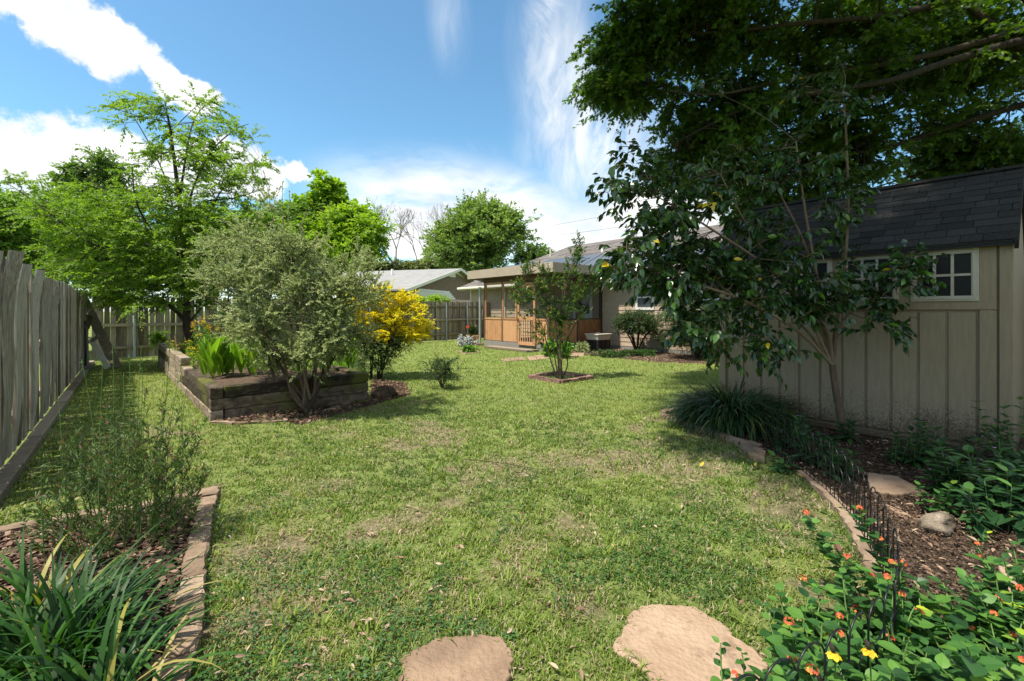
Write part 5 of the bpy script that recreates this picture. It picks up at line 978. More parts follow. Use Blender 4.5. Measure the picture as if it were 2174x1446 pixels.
bush('holly_bush', 1352, 0, 1.6, 1.45, 'clipped dark bush with bare stems against the house siding', 'bush', SIMPLE, (.03, .05), 420, .2, lift=.40, shell=.4, rr=.02, Y=15.3)
bush('holly_bush', 1480, 0, 2.6, 1.75, 'bigger dark bush by the house partly hidden behind the privet leaves', 'bush', SIMPLE, (.03, .05), 600, .22, lift=.10, shell=.4, rr=.02, Y=13.6)
bush('sapling', 1406, 0, .45, 1.0, 'thin leafy sapling between the two dark bushes by the house', 'bush', SIMPLE, (.035, .055), 22, .12, lift=.2, Y=14.9)
bush('rose_bush', 1046, 732, .7, 1.25, 'thin leafy plant seen through the porch screen', 'elm', SIMPLE, (.03, .05), 16, .15, lift=.6, Y=20.5)
for k, (px, py) in enumerate(((1290, 757), (1330, 756), (1370, 755))): bush('ground_ivy', px, py, 1.0, .16, ['left end of', 'middle of', 'right end of'][k] + ' the dark leafy ground cover strip before the house mulch', 'dark', SIMPLE, (.04, .06), 46, .1, lift=0, group='ground cover strip before the house')
bush('grass_tuft', 1236, 748, .4, .35, 'spiky grass tuft beside the porch mulch', 'sage', NARROW, (.1, .2), 16, .1, lift=0)
pt = empty('flower_pot', AT(1003, 658, 21.5) * A([1, 1, 0]), 0, 'terracotta trough with a red flower by the fence corner', 'flower pot')
m1 = MB(); V = [(x * s_, y * s_, z) for z, s_ in ((0, .85), (.26, 1)) for x, y in ((-.3, -.15), (.3, -.15), (.3, .15), (-.3, .15))]; m1.add(V, [(0, 3, 2, 1), (0, 1, 5, 4), (1, 2, 6, 5), (2, 3, 7, 6), (3, 0, 4, 7), (4, 5, 6, 7)]); m1.build('pot', M['terra'], pt, bevel=.01)
bush('pot_plant', 1003, 0, .5, .5, 'leafy plant growing in the terracotta trough', 'bush', SIMPLE, (.05, .08), 24, .12, lift=0, Y=21.5, z0=.24)
fl = MB(); fl.leaves(np.zeros((9, 3)) + A([0, 0, 0]), np.stack([np.cos(np.arange(9) * .7), 0 * np.arange(9), np.sin(np.arange(9) * .7)], -1), np.tile(A([[0, -1, .2]]), (9, 1)), .09, ROUND, .2); tag(fl.build('red_flower', L['oflower'], None, AT(993, 694, 21.2)), 'single red orange flower head beside the trough', 'flower')

# ---- plants inside the raised bed
def canna(px, py, Y, n, h, lab):
    b = AT(px, py, Y); b[2] = .38; rt = empty('canna_plant', b, 0, lab, 'plant', 'broad leaved clumps in the raised bed'); mw, ml = MB(), MB()
    for k in range(n):
        o_ = A([rng.normal(0, .13), rng.normal(0, .13), 0]); hh = h * rng.uniform(.75, 1.1); q = 7; az = rng.uniform(0, 2 * pi, q); mw.tube([o_, o_ + A([rng.normal(0, .03), 0, hh * .6])], .011, .006); t_ = np.linspace(.0, .42, q)
        D_ = np.stack([np.cos(az) * .30, np.sin(az) * .30, np.full(q, 1.0)], -1); ml.leaves(o_ + UP * (t_ * hh)[:, None], D_, nrm(np.stack([-np.cos(az), -np.sin(az), np.full(q, .6)], -1)), rng.uniform(.22, .36, q) * h / .55, CANNA, rng.random(q))
    mw.build('stems', M['stemgreen'], rt); ml.build('leaves', L['canna'], rt)
canna(462, 800, 7.3, 5, .72, 'broad bright green leaf clump nearest the mossy timber corner'); canna(508, 790, 7.6, 7, .82, 'tallest broad leaf clump in the raised bed'); canna(572, 800, 7.7, 4, .46, 'low broad leaf clump just left of the grey green trunks')
canna(700, 780, 7.9, 5, .7, 'broad leaf clump behind the grey green bush trunks'); canna(742, 775, 8.3, 4, .6, 'broad leaf clump at the right end of the raised bed')
def flowers(name, px, Y, w, d, h, n, lab, leaf, fl_, fs=.03, z0=.4, group=None, tall=0, ls=(.04, .08), tm=NARROW, fper=1):
    b = AT(px, 658, Y) * A([1, 1, 0]) + A([0, 0, z0]); rt = empty(name, b, TH, lab, 'flowering plant', group); o_ = np.stack([rng.uniform(-w / 2, w / 2, n), rng.uniform(-d / 2, d / 2, n), np.zeros(n)], -1); hh = h * rng.uniform(.6, 1.1, n)
    e_ = o_ + np.stack([rng.normal(0, .12 * h, n), rng.normal(0, .12 * h, n), hh], -1); T_ = bez(o_, (o_ + e_) / 2 + rng.normal(0, .03, (n, 3)), e_, 5); mw = MB(); mw.tubes(T_, .003, 3); mw.build('stems', M['stemgreen'], rt)
    q = 14; t = rng.uniform(.05, .95, (n, q)); k0 = np.clip((t * 4).astype(int), 0, 3); f_ = (t * 4 - k0)[..., None]; a_ = np.arange(n)[:, None]; P = T_[a_, k0] * (1 - f_) + T_[a_, k0 + 1] * f_; D_ = nrm(rng.normal(0, 1, P.shape) + UP * .5)
    ml = MB(); ml.leaves(P.reshape(-1, 3), D_.reshape(-1, 3), nrm(UP + rng.normal(0, .4, D_.shape)).reshape(-1, 3), rng.uniform(ls[0], ls[1], n * q), tm, rng.random(n * q)); ml.build('leaves', L[leaf], rt)
    mf = MB(); q = 7; E0 = np.repeat(e_, q * fper, 0) + (rng.normal(0, fs * .8, (n * q * fper, 3)) if fper > 1 else 0); az = np.tile(np.arange(q * fper) * 2 * pi / q, n); mf.leaves(E0, np.stack([np.cos(az), np.sin(az), .25 + 0 * az], -1), np.tile(UP, (len(az), 1)), fs, ROUND, np.repeat(rng.random(n), q * fper)); mf.build('blooms', L[fl_], rt); return rt
flowers('coreopsis', 408, 10.3, .8, 2.4, .38, 90, 'mass of small yellow flowers along the left timber of the raised bed', 'ylw', 'yflower', .035)
flowers('coreopsis', 462, 8.5, .9, 1.8, .36, 80, 'nearer yellow flowers just left of the broad leaved clumps', 'ylw', 'yflower', .03)
flowers('coreopsis', 600, 8.4, 1.3, .9, .26, 40, 'sparse yellow flowers behind the low broad leaf clump', 'ylw', 'yflower', .022)
flowers('goldenrod', 455, 9.6, .5, .6, .85, 20, 'tall leafy stems topped with yellow blooms in the raised bed', 'lime', 'yflower', .035, ls=(.08, .14), fper=3)
flowers('leafy_perennial', 470, 9.2, .9, 1.0, .5, 40, 'lush plain green foliage between the yellow flowers and the tall stems', 'hedge', 'yflower', .012, ls=(.07, .13))
bush('bed_sapling', 340, 0, .5, .5, 'pale green feathery sprig at the far left corner of the raised bed', 'elm', SIMPLE, (.04, .07), 22, .14, lift=0, Y=12.9, z0=.4)

# ================================================================ FAR TREES
def fartree(name, px, ytop, ybot, wpx, Y, lab, leaf, tm=SIMPLE, size=(.14, .24), nc=220, ntw=6, nl=9, bark='bark', lobes=6, crad=None, cat='tree', group='trees beyond the fence', droop=.2, up=.15, shape=None, flat=.2, seed=None):
    top = AT(px, ytop, Y)[2]; bot = max(.3, AT(px, ybot, Y)[2]); w = wpx / F * Y; b = AT(px, 658, Y) * A([1, 1, 0]); h = top - bot; crad = crad or .13 * w
    if shape is None:
        shape = [(0, .5, .8, .8)]; 
        for k in range(lobes): a_ = 2 * pi * k / lobes + rng.random(); shape.append((.26 * cos(a_), rng.uniform(.28, .7), .5, .5))
    ells = [];
    for k, (ox, oz, sw, sh_) in enumerate(shape): ells.append((b + A([ox * w, rng.uniform(-.15, .15) * w, bot + oz * h]), (w / 2 * sw * .98, w / 2 * sw * .8, h / 2 * sh_ * 1.0), sw * sh_))
    tk = b + A([0, 0, bot + .75 * h]); limbs = [([b, b + A([rng.normal(0, .05) * w, 0, bot + .2 * h]), tk], .02 * w + .08, .03)]
    for e in ells[1:]: c_ = e[0]; limbs.append(([b + A([0, 0, bot * .8 + .1]), (b + c_) / 2 + A([0, 0, (bot + c_[2]) / 4]), c_], .012 * w + .03, .02))
    plant(name, b, limbs, crown_pts(ells, nc, .35), lab, cat, group, bark, leaf, tm, size, nl, ntw, crad, .012 * w * .3 + .01, droop, up, flat, .6, rmix=.6, twig_r=.006, trunk_n=6)
fartree('broadleaf_tree', 90, 395, 600, 340, 14.5, 'wide mid green broadleaf tree spilling over the left fence', 'hedge', size=(.10, .17), nc=420, ntw=7)
fartree('broadleaf_tree', -60, 360, 640, 300, 12.5, 'green tree cut off by the left edge above the fence', 'hedge', size=(.10, .17), nc=260, ntw=7)
fartree('broadleaf_tree', 250, 430, 640, 260, 16, 'leafy green tree low behind the elm and the far fence', 'hedge', size=(.12, .19), nc=300, ntw=7)
fartree('dark_tree', 205, 318, 520, 190, 24, 'darker rounded tree whose top shows left of the elm', 'far', size=(.16, .26), nc=260, shape=[(0, .5, .85, .9), (-.2, .45, .5, .5), (.2, .4, .5, .6), (.05, .8, .45, .45), (-.25, .7, .3, .35)])
fartree('dark_tree', 15, 415, 640, 150, 22, 'dark tree at the far left behind the broadleaf tree', 'dark', size=(.16, .26), nc=160)
fartree('dark_tree', 450, 405, 650, 280, 21, 'deep green tree behind the elm and the grey green bush', 'far', size=(.14, .24), nc=330)
fartree('feathery_tree', 560, 420, 650, 190, 19, 'light green feathery tree just above the grey green bush', 'elm', size=(.12, .2), nc=260, flat=.4)
fartree('round_tree', 695, 362, 570, 165, 56, 'yellow green tree with a tall rounded top', 'ylw', size=(.36, .58), nc=300, tm=ROUND, shape=[(0, .72, .72, .55), (-.18, .45, .7, .6), (.2, .45, .7, .6), (0, .25, .9, .5), (-.35, .5, .35, .4)], crad=.95)
fartree('broadleaf_tree', 730, 432, 590, 200, 52, 'bright green tree right below the tall rounded one', 'ylw', size=(.34, .55), nc=420, shape=[(0, .5, .9, .9), (-.3, .6, .5, .5), (.3, .55, .5, .6), (.1, .8, .5, .4)])
fartree('dark_tree', 640, 405, 620, 230, 54, 'darker green tree left of the tall rounded one', 'far', size=(.34, .55), nc=420)
fartree('low_shrubbery', 770, 545, 600, 190, 60, 'low green shrubbery just above the pale neighbouring roof', 'ylw', size=(.34, .5), nc=130, crad=1.0)
fartree('juniper', 850, 548, 600, 120, 58, 'olive green rounded juniper left of the spreading tree', 'juniper', size=(.26, .42), nc=160, ntw=8, crad=.8); fartree('juniper', 920, 540, 600, 120, 60, 'olive green juniper against the foot of the spreading tree', 'juniper', size=(.26, .42), nc=160, ntw=8, crad=.8)
fartree('spreading_tree', 1015, 415, 600, 215, 50, 'dark green spreading tree with spiky top behind the porch', leafmat('spreading_tree_leaf', ramp3((.10, .17, .045), (.17, .26, .07), (.25, .35, .11)), .5, .5), size=(.32, .5), nc=420, tm=SIMPLE, nl=12, ntw=7, shape=[(0, .45, .9, .85), (.0, .7, .5, .5), (-.3, .45, .45, .55), (.3, .55, .5, .4), (.2, .72, .35, .35), (-.15, .25, .7, .4)], up=.7, droop=0, flat=0)
fartree('small_tree', 1140, 500, 590, 110, 54, 'small yellowish green tree right of the spreading tree', 'far', size=(.28, .44), nc=130)
fartree('broadleaf_tree', 2190, 470, 640, 130, 17, 'sunlit green tree glimpsed past the right side of the shed', 'ylw', size=(.14, .22), nc=160)
fartree('broadleaf_tree', 1700, 420, 640, 420, 26, 'green tree behind the shed seen through the privet leaves', 'far', size=(.2, .3), nc=300)
fartree('broadleaf_tree', 1480, 470, 640, 160, 24, 'low green tree behind the house roof beyond the privet', 'far', size=(.2, .3), nc=120)
fartree('fence_vine', 905, 628, 650, 110, 24.5, 'green vine leaves showing over the top of the far fence', 'ylw', size=(.1, .16), nc=60, crad=.3, cat='vine', group=None)
# bare tree
def bare_tree(px, Y, ytop, ybot, lab):
    b = AT(px, 658, Y) * A([1, 1, 0]); rt = empty('bare_tree', b, 0, lab, 'tree'); mb = MB(); H_ = AT(px, ytop, Y)[2]; segs = []
    def grow(p, d, ln, r, k):
        q = p + d * ln; m_ = (p + q) / 2 + rng.normal(0, .05 * ln, 3); mb.tubes(bez(p[None], m_[None], q[None], 4), np.linspace(r, r * .72, 4)[None], 4, .5)
        if k == 0: return
        for j in range(2 if rng.random() < .65 else 3): grow(q, nrm(d + rng.normal(0, .36, 3) + UP * .12), ln * rng.uniform(.66, .88), r * .68, k - 1)
    grow(A([0, 0, 0.]), nrm(A([.05, 0, 1])), H_ * .27, .26, 8); grow(A([2.4, .4, 0.]), nrm(A([.15, 0, 1])), H_ * .23, .20, 8); mb.build('trunk', M['bark_grey'], rt); return rt
rng = np.random.default_rng(3)
bare_tree(850, 58, 425, 600, 'leafless grey tree with fine bare branches against the cloud')
# power lines
for k, (p, q) in enumerate((((1120, 484, 46), (1330, 444, 30)), ((1130, 503, 46), (1330, 474, 30)))):
    a_, b_ = AT(*p), AT(*q); a_ = a_ + (a_ - b_) * 1.0; b_ = b_ + (b_ - AT(*p)) * 1.2; P = bez(a_[None], ((a_ + b_) / 2 - UP * .4)[None], b_[None], 14); c = P[0].mean(0)
    tag(MB().tubes(P - c, .012, 4).build('power_line', M['black'], None, c), ['upper', 'lower'][k] + ' thin power line crossing the sky behind the house', 'power line', 'power lines')

# ================================================================ FOREGROUND PLANTING
def strap_clump(name, c, n, rad, Lr, Wr, lab, leaf, bend=(.7, 1.9), lean=(.1, .8), cat='plant', nseg=6, hue=None, group=None, parts=1):
    rt = empty(name, c, 0, lab, cat, group); mb = MB(); a_ = rng.uniform(0, 2 * pi, n); r_ = rad * np.sqrt(rng.random(n)); P = np.stack([r_ * np.cos(a_), r_ * np.sin(a_), np.zeros(n)], -1)
    az = a_ + rng.normal(0, .5, n); mb.blades(P, az, rng.uniform(*Lr, n), rng.uniform(*Wr, n), rng.uniform(*bend, n), rng.random(n) if hue is None else hue(n), nseg=nseg, lean=np.clip(r_ / rad * lean[1] + rng.normal(0, .12, n), lean[0], 1.3)); mb.build('leaves', L[leaf], rt); return rt
strap_clump('liriope_clump', G(1555, 903), 1700, .34, (.5, .85), (.018, .028), 'big dark mound of narrow arching leaves at the shed bed corner', 'lirio', (1.4, 3.0), (.03, .6))
strap_clump('liriope_clump', G(1640, 925), 260, .16, (.3, .6), (.007, .012), 'smaller loose tuft of narrow leaves against the right flank of the dark mound', 'lirio', (.6, 1.6), (.05, .9))
for k, (px, py, n, rad, lab) in enumerate(((40, 1440, 130, .20, 'leftmost strappy leaved clump in the bottom left corner'), (160, 1410, 130, .18, 'strappy clump in the bottom left whose leaves reach toward the kerb stones'), (80, 1330, 90, .18, 'rear strappy clump just before the twiggy shrub'), (190, 1560, 90, .16, 'front strappy clump at the very bottom edge beside the kerb'))):
    strap_clump('strap_leaf_clump', G(px, py), n, rad, (.30, .56), (.014, .025), lab, 'strap', (.6, 2.1), (.05, .85), nseg=8, group='strappy clumps in the front left bed')
for px, Y_, n_, lab in ((640, 7.9, 60, 'low strappy green tuft in the raised bed behind the grey green trunks'), (565, 8.3, 60, 'low strappy green tuft in the middle of the raised bed'), (720, 8.6, 50, 'low strappy green tuft at the right end of the raised bed')):
    c_ = AT(px, 658, Y_); c_[2] = .38; strap_clump('bed_strap_clump', c_, n_, .16, (.22, .4), (.014, .022), lab, 'canna', (.4, 1.5), (.05, .7), nseg=5, group='strappy tufts in the raised bed')
flowers('leafy_perennial', 545, 9.0, 1.0, 1.2, .38, 50, 'plain green leafy filler in the centre of the raised bed', 'ylw', 'yflower', .012, ls=(.05, .10))
# twiggy narrow leaved shrub
def stem_shrub(name, c, stems, lab, leaf, tm, size, nl, mat='stemred', cat='shrub', side=3, srad=.004, spread_=.12, group=None, root=None, leafdir=.9):
    rt = root or empty(name, c, 0, lab, cat, group); mw, ml = MB(), MB(); S0 = A([s_[0] for s_ in stems]); S1 = A([s_[1] for s_ in stems]); n = len(stems); P = bez(S0, (S0 + S1) / 2 + rng.normal(0, .04, (n, 3)) + UP * .03, S1, 8)
    mw.tubes(P, np.linspace(1, .35, 8)[None] * srad, 4); T = n * side; ci = np.repeat(np.arange(n), side); t = rng.uniform(.3, .95, T) * 7; k0 = t.astype(int); f_ = (t - k0)[:, None]; B0_ = P[ci, k0] * (1 - f_) + P[ci, np.minimum(k0 + 1, 7)] * f_
    dr = nrm(nrm(S1 - S0)[ci] + rng.normal(0, .42, (T, 3))); B1_ = B0_ + dr * (spread_ * rng.uniform(.5, 1.4, T))[:, None]; Q = bez(B0_, (B0_ + B1_) / 2 + rng.normal(0, .01, (T, 3)), B1_, 8); mw.tubes(Q, np.linspace(1, .4, 8)[None] * srad * .5, 3); mw.build('stems', M[mat], rt)
    AL = np.concatenate([P, Q]); m_ = len(AL); t = np.linspace(.12, 1, nl)[None] * 7 + rng.uniform(-.3, .3, (m_, nl)); t = np.clip(t, 0, 7); k0 = np.clip(t.astype(int), 0, 6); f_ = (t - k0)[..., None]; a_ = np.arange(m_)[:, None]; X_ = AL[a_, k0] * (1 - f_) + AL[a_, k0 + 1] * f_; tg = nrm(AL[a_, k0 + 1] - AL[a_, k0]); az = rng.uniform(0, 2 * pi, (m_, nl)); sd = np.stack([np.cos(az), np.sin(az), 0 * az], -1)
    D_ = nrm(tg * leafdir + sd * .7); rv = np.clip(rng.random((m_, nl)) * .85 + .3 * np.clip(t / 7 - .75, 0, 1) * (rng.random((m_, 1)) < .6) * 3, 0, 1); ml.leaves(X_.reshape(-1, 3), D_.reshape(-1, 3), nrm(UP + rng.normal(0, .4, D_.shape)).reshape(-1, 3), rng.uniform(size[0], size[1], m_ * nl), tm, rv.ravel()); ml.build('leaves', L[leaf], rt); return rt
ac = A([-2.35, 2.85, 0.]); st_ = []
for (px, py, Y) in ((90, 1060, 2.6), (130, 980, 2.7), (180, 930, 2.8), (240, 900, 2.9), (290, 880, 3.0), (330, 870, 3.0), (370, 900, 3.0), (400, 930, 3.0), (430, 1010, 2.9), (410, 1070, 2.8), (60, 1110, 2.6), (160, 1010, 2.6), (220, 970, 2.7), (300, 940, 2.8), (350, 960, 2.9), (270, 1000, 2.6), (330, 1010, 2.7), (380, 1000, 2.8), (200, 940, 3.1), (250, 1040, 2.5), (110, 1120, 2.4), (180, 1090, 2.4), (350, 1080, 2.7), (395, 960, 3.1), (305, 905, 3.1), (215, 1005, 2.9), (150, 1060, 2.9), (420, 980, 3.0), (260, 930, 3.2), (310, 860, 2.9), (345, 925, 2.8), (280, 960, 3.1)):
    for q_ in range(3):
        tp = AT(px + rng.normal(0, 16), py + rng.normal(0, 30), Y); b0 = A([tp[0] * .55 + ac[0] * .45 + rng.normal(0, .05), tp[1] * .55 + ac[1] * .45 + rng.normal(0, .05), 0]); st_.append((b0 - ac, tp - ac))
stem_shrub('twiggy_shrub', ac, st_, 'loose twiggy shrub with narrow dark leaves and reddish tips in the front left bed', 'shrub', NARROW, (.026, .048), 17, 'stemgreen', side=3, srad=.0028, spread_=.15)
ml = MB(); rt = empty('tall_seed_stalks', ac, 0, 'thin bare seed stalks standing high above the twiggy shrub', 'plant')
for (x0, y0, x1, y1, Y) in ((200, 1080, 218, 770, 2.6), (280, 1040, 300, 740, 2.9), (262, 1050, 275, 760, 2.9), (320, 1000, 360, 730, 3.0), (235, 1010, 238, 700, 2.9), (340, 980, 385, 770, 3.0), (130, 1050, 125, 850, 2.7), (75, 1120, 88, 990, 2.4), (205, 1000, 175, 770, 2.9), (300, 960, 303, 790, 2.8), (360, 960, 395, 830, 3.0), (270, 900, 262, 800, 3.0)):
    p, q = AT(x0, y0, Y) - ac, AT(x1, y1, Y) - ac; p = A([p[0] * .9, p[1] * .9, 0]); m_ = (p + q) / 2 + rng.normal(0, .02, 3); Pp = bez(p[None], m_[None], q[None], 10); ml.tubes(Pp, np.linspace(.0035, .0015, 10)[None], 4)
    for k in range(5): ml.tube([Pp[0, -1 - k % 3] , Pp[0, -1 - k % 3] + rng.normal(0, .012, 3) + UP * .012], .003, .001, n=4)
ml.build('stalks', M['stemgreen'], rt)
# shed bed: broad lance leaved plants with mauve flowers
def ruellia(px, py, n, h, rad, lab, leaf='ruellia', size=(.09, .15), tm=OVATE, flo=3, group='mauve flowered plants in the shed bed', pairs=7):
    c = G(px, py); rt = empty('ruellia_plant', c, 0, lab, 'plant', group); mw, ml = MB(), MB(); fls = []
    for k in range(n):
        a_ = rng.uniform(0, 2 * pi); r_ = rad * math.sqrt(rng.random()); b0 = A([r_ * cos(a_), r_ * sin(a_), 0]); hh = h * rng.uniform(.5, 1.1); tp = b0 + A([cos(a_) * hh * .25, sin(a_) * hh * .25, hh]); P = bez(b0[None], ((b0 + tp) / 2)[None], tp[None], 6)[0]; mw = MB() if n <= 4 else mw; mw.tube(P, .004, .0025, n=5)
        if n <= 4: mw.build('stem', M['stemgreen'], rt)
        t = np.linspace(.25, 1, pairs) * 5; i_ = np.clip(t.astype(int), 0, 4); C_ = P[i_] + (P[i_ + 1] - P[i_]) * (t - i_)[:, None]; az0 = rng.uniform(0, pi)
        for s_ in (0, pi):
            az = az0 + np.arange(pairs) * pi / 2 + s_ + rng.normal(0, .2, pairs); e_ = np.linspace(-.25, .65, pairs); D_ = np.stack([np.cos(az), np.sin(az), e_], -1); sz = rng.uniform(size[0], size[1], pairs) * np.linspace(1, .7, pairs); ml.leaves(C_, D_, nrm(UP * 1.2 + np.stack([-np.cos(az), -np.sin(az), 0 * az], -1) * e_[:, None]), sz, tm, np.clip(rng.random(pairs) * .9 + .1 * (np.arange(pairs) > pairs - 2), 0, 1))
        if len(fls) < flo: fls.append(tp + A([rng.normal(0, .03), rng.normal(0, .03), .02]))
    if n > 4: mw.build('stems', M['stemgreen'], rt)
    ml.build('leaves', L[leaf], rt)
    for f_ in fls:
        mf = MB(); az = np.arange(5) * 2 * pi / 5; mf.leaves(np.zeros((5, 3)), np.stack([np.cos(az), np.sin(az), .5 + 0 * az], -1), np.tile(UP, (5, 1)), .016, ROUND, rng.random(5)); mf.build('flower', L['purple'], rt, f_)
ruellia(1670, 955, 8, .34, .14, 'dusky plant with tiny mauve flowers right of the dark arching mound'); ruellia(1725, 985, 6, .30, .12, 'mauve flowered plant inside the first wire hoops', flo=4); ruellia(1800, 940, 3, .22, .05, 'small upright plant at the foot of the privet trunk', flo=0); ruellia(1770, 1010, 6, .26, .14, 'low leafy plant behind the middle of the wire hoops', flo=2)
ruellia(1935, 985, 6, .36, .14, 'leafy plant against the shed wall, left of the large leafy mass'); ruellia(1890, 980, 5, .22, .12, 'very low plant at the shed foot in the mulch', flo=0, size=(.05, .08)); ruellia(2015, 985, 6, .34, .16, 'plant directly under the right shed window', flo=1)
ruellia(2060, 1060, 15, .34, .22, 'largest mauve flowered plant near the right edge', flo=4, size=(.11, .17)); ruellia(2150, 1080, 16, .40, .24, 'tallest dark leafy plant cut by the right edge', flo=2, size=(.11, .17)); ruellia(2130, 1140, 8, .3, .16, 'lower dark plant at the right edge in front of the tallest one', flo=1)
ruellia(1990, 1090, 5, .20, .08, 'small light green plant behind the pitted rock', 'lantana', (.05, .08), BROAD, 0); ruellia(2070, 1145, 3, .06, .06, 'tiny seedling right of the pitted rock', 'lantana', (.03, .05), BROAD, 0, pairs=3); ruellia(2195, 1010, 14, .6, .25, 'tall shrub in deep shade past the shed right corner', flo=0, size=(.08, .13)); ruellia(1660, 1000, 3, .12, .05, 'single low rosette by the broken stone', flo=0, pairs=4)

# black wire hoop edging
WP = [(2.66, 4.75), (2.60, 4.35), (2.53, 3.95), (2.46, 3.6), (2.36, 3.22), (2.26, 2.98), (2.13, 2.72), (2.02, 2.5), (1.90, 2.30), (1.76, 2.08), (1.6, 1.88), (1.42, 1.70), (1.22, 1.56), (1.0, 1.43), (.75, 1.31), (.45, 1.2), (.1, 1.13), (-.2, 1.1)]
Wp = resample(smooth([(*p, 0) for p in WP], 6), .072); wf = empty('wire_hoop_edging', (2.36, 3.22, 0), 0, 'black wire hoop edging curving along the shed bed and round the flowering bush', 'garden edging'); o3 = A([2.36, 3.22, 0])
def arch(p, q, h, K=14): d = q - p; t = np.linspace(0, pi, K); up_ = h - np.linalg.norm(d) / 2; return np.vstack([[p], [p + UP * up_ * .5], p + d * (.5 - .5 * np.cos(t))[:, None] + UP * (up_ + np.sin(t) * np.linalg.norm(d) / 2)[:, None], [q + UP * up_ * .5], [q]])
i0 = 0
while i0 < len(Wp) - 9:
    m1 = MB()
    for k in range(i0, min(i0 + 8, len(Wp) - 3), 1):
        tall = k % 2 == 0; P = arch(Wp[k], Wp[min(k + (2 if tall else 2), len(Wp) - 1)], .43 if tall else .30) - o3; P = P + (P - P[0]) * 0; P[:, :2] += (P[:, 2:3] * rng.normal(0, .015)); m1.tube(P, .0034, n=6)
    for z in (.05, .20): m1.tube(Wp[i0:min(i0 + 9, len(Wp))] - o3 + UP * z, .0026, n=5)
    m1.build('hoop_panel', M['black'], wf); i0 += 8
# small ornamental fences by the house
def scroll_fence(p, q, n, h, lab):
    p, q = A(p), A(q); rt = empty('ornamental_edging', (p + q) / 2, 0, lab, 'garden edging', 'small black ornamental edgings by the house'); c = (p + q) / 2; d = (q - p) / n; m1 = MB()
    for k in range(n):
        a_ = p + d * k - c; b_ = a_ + d; m1.tube(arch(a_, b_, h), .008, n=5); m1.tube(arch(a_ + d * .25, a_ + d * .75, h * .6), .006, n=5); m1.tube([a_, a_ + UP * (h + .06)], .008, n=5)
    for z in (.08, h * .55): m1.tube([p - c + UP * z, q - c + UP * z], .007, n=5)
    m1.build('arches', M['black'], rt)
scroll_fence(G(1240, 740), G(1300, 738), 6, .34, 'low black arched edging before the cream lidded tub'); scroll_fence(G(1347, 745), G(1366, 745), 3, .42, 'short black arched edging at the foot of the clipped dark bush')

# lantana mass, bottom right
def lantana(c, stems, lab, size=(.045, .10), heads=6, leaf='lantana', group='orange flowered bushes', tm=BROAD, pairs=7):
    c = A(c, float); rt = empty('lantana_bush', c, 0, lab, 'bush', group); mw, ml = MB(), MB(); tips = []
    for (tp, sc) in stems:
        tp = A(tp) - c; b0 = A([tp[0] * .35, tp[1] * .35, 0]) + A([rng.normal(0, .02), rng.normal(0, .02), 0]); m_ = (b0 + tp) / 2 + rng.normal(0, .02, 3) + UP * .03; P = bez(b0[None], m_[None], tp[None], 9)[0]; mw = MB() if len(stems) <= 4 else mw; mw.tube(P, .0042, .0022, n=6)
        if len(stems) <= 4: mw.build('stem', M['stemgreen'], rt)
        Ls_ = np.linalg.norm(tp - b0); np_ = max(4, int(Ls_ / .042)); t = np.linspace(.22, 1, np_) * 8; i_ = np.clip(t.astype(int), 0, 7); C_ = P[i_] + (P[i_ + 1] - P[i_]) * (t - i_)[:, None]; az0 = rng.uniform(0, pi); tg = nrm(P[i_ + 1] - P[i_])
        for s_ in (0, pi):
            az = az0 + np.arange(np_) * pi / 2 + s_ + rng.normal(0, .25, np_); sd = np.stack([np.cos(az), np.sin(az), 0 * az], -1); D_ = nrm(sd + tg * .45 + UP * rng.uniform(-.35, .3, (np_, 1))); sz = rng.uniform(size[0], size[1], np_) * sc * np.where(np.arange(np_) > np_ - 3, .6, 1)
            N_ = nrm(UP + rng.normal(0, .25, (np_, 3)) - sd * .2); ml.leaves(C_ + sd * .004, D_, N_, sz, tm, np.clip(rng.random(np_) * .92 + .2 * (rng.random(np_) < .03), 0, 1))
        tips.append(tp)
    if len(stems) > 4: mw.build('stems', M['stemgreen'], rt)
    ml.build('leaves', L[leaf], rt); rng.shuffle(tips)
    for tp in tips[:heads]:
        mf = MB(); q = 26; v = rdir(q, 0); v[:, 2] = np.abs(v[:, 2]) * .7 + .15; v = nrm(v); rr_ = .016 * rng.uniform(.6, 1.15); pr = 4
        for j in range(q):
            t1 = nrm(np.cross(v[j], A([.3, .2, .9]))); t2 = np.cross(v[j], t1); az = np.arange(pr) * 2 * pi / pr; D_ = np.cos(az)[:, None] * t1 + np.sin(az)[:, None] * t2 + v[j] * .2; mf.leaves(np.tile(v[j] * rr_, (pr, 1)), D_, np.tile(v[j], (pr, 1)), .0052, ROUND, np.clip(.15 + .8 * (1 - v[j][2]) * rng.random() + .5 * (rng.random() < .25), 0, 1))
        mf.build('flower_head', L['oflower'], rt, tp + UP * .012)
def LT(px, py, Y, sc=1.0): return (AT(px, py, Y), sc)
lantana((1.85, 2.25, 0), [LT(1712, 1095, 2.3), LT(1735, 1150, 2.25, .9), LT(1705, 1235, 2.1, .9)], 'tall single lantana stem with chartreuse young leaves outside the wire hoops', heads=2, size=(.05, .08))
lantana((2.0, 2.3, 0), [LT(1825, 1085, 2.3), LT(1870, 1150, 2.3, .9), LT(1800, 1190, 2.1, .9), LT(1850, 1230, 2.1)], 'upright lantana growing through the dense stack of wire hoops', heads=4, size=(.045, .075))
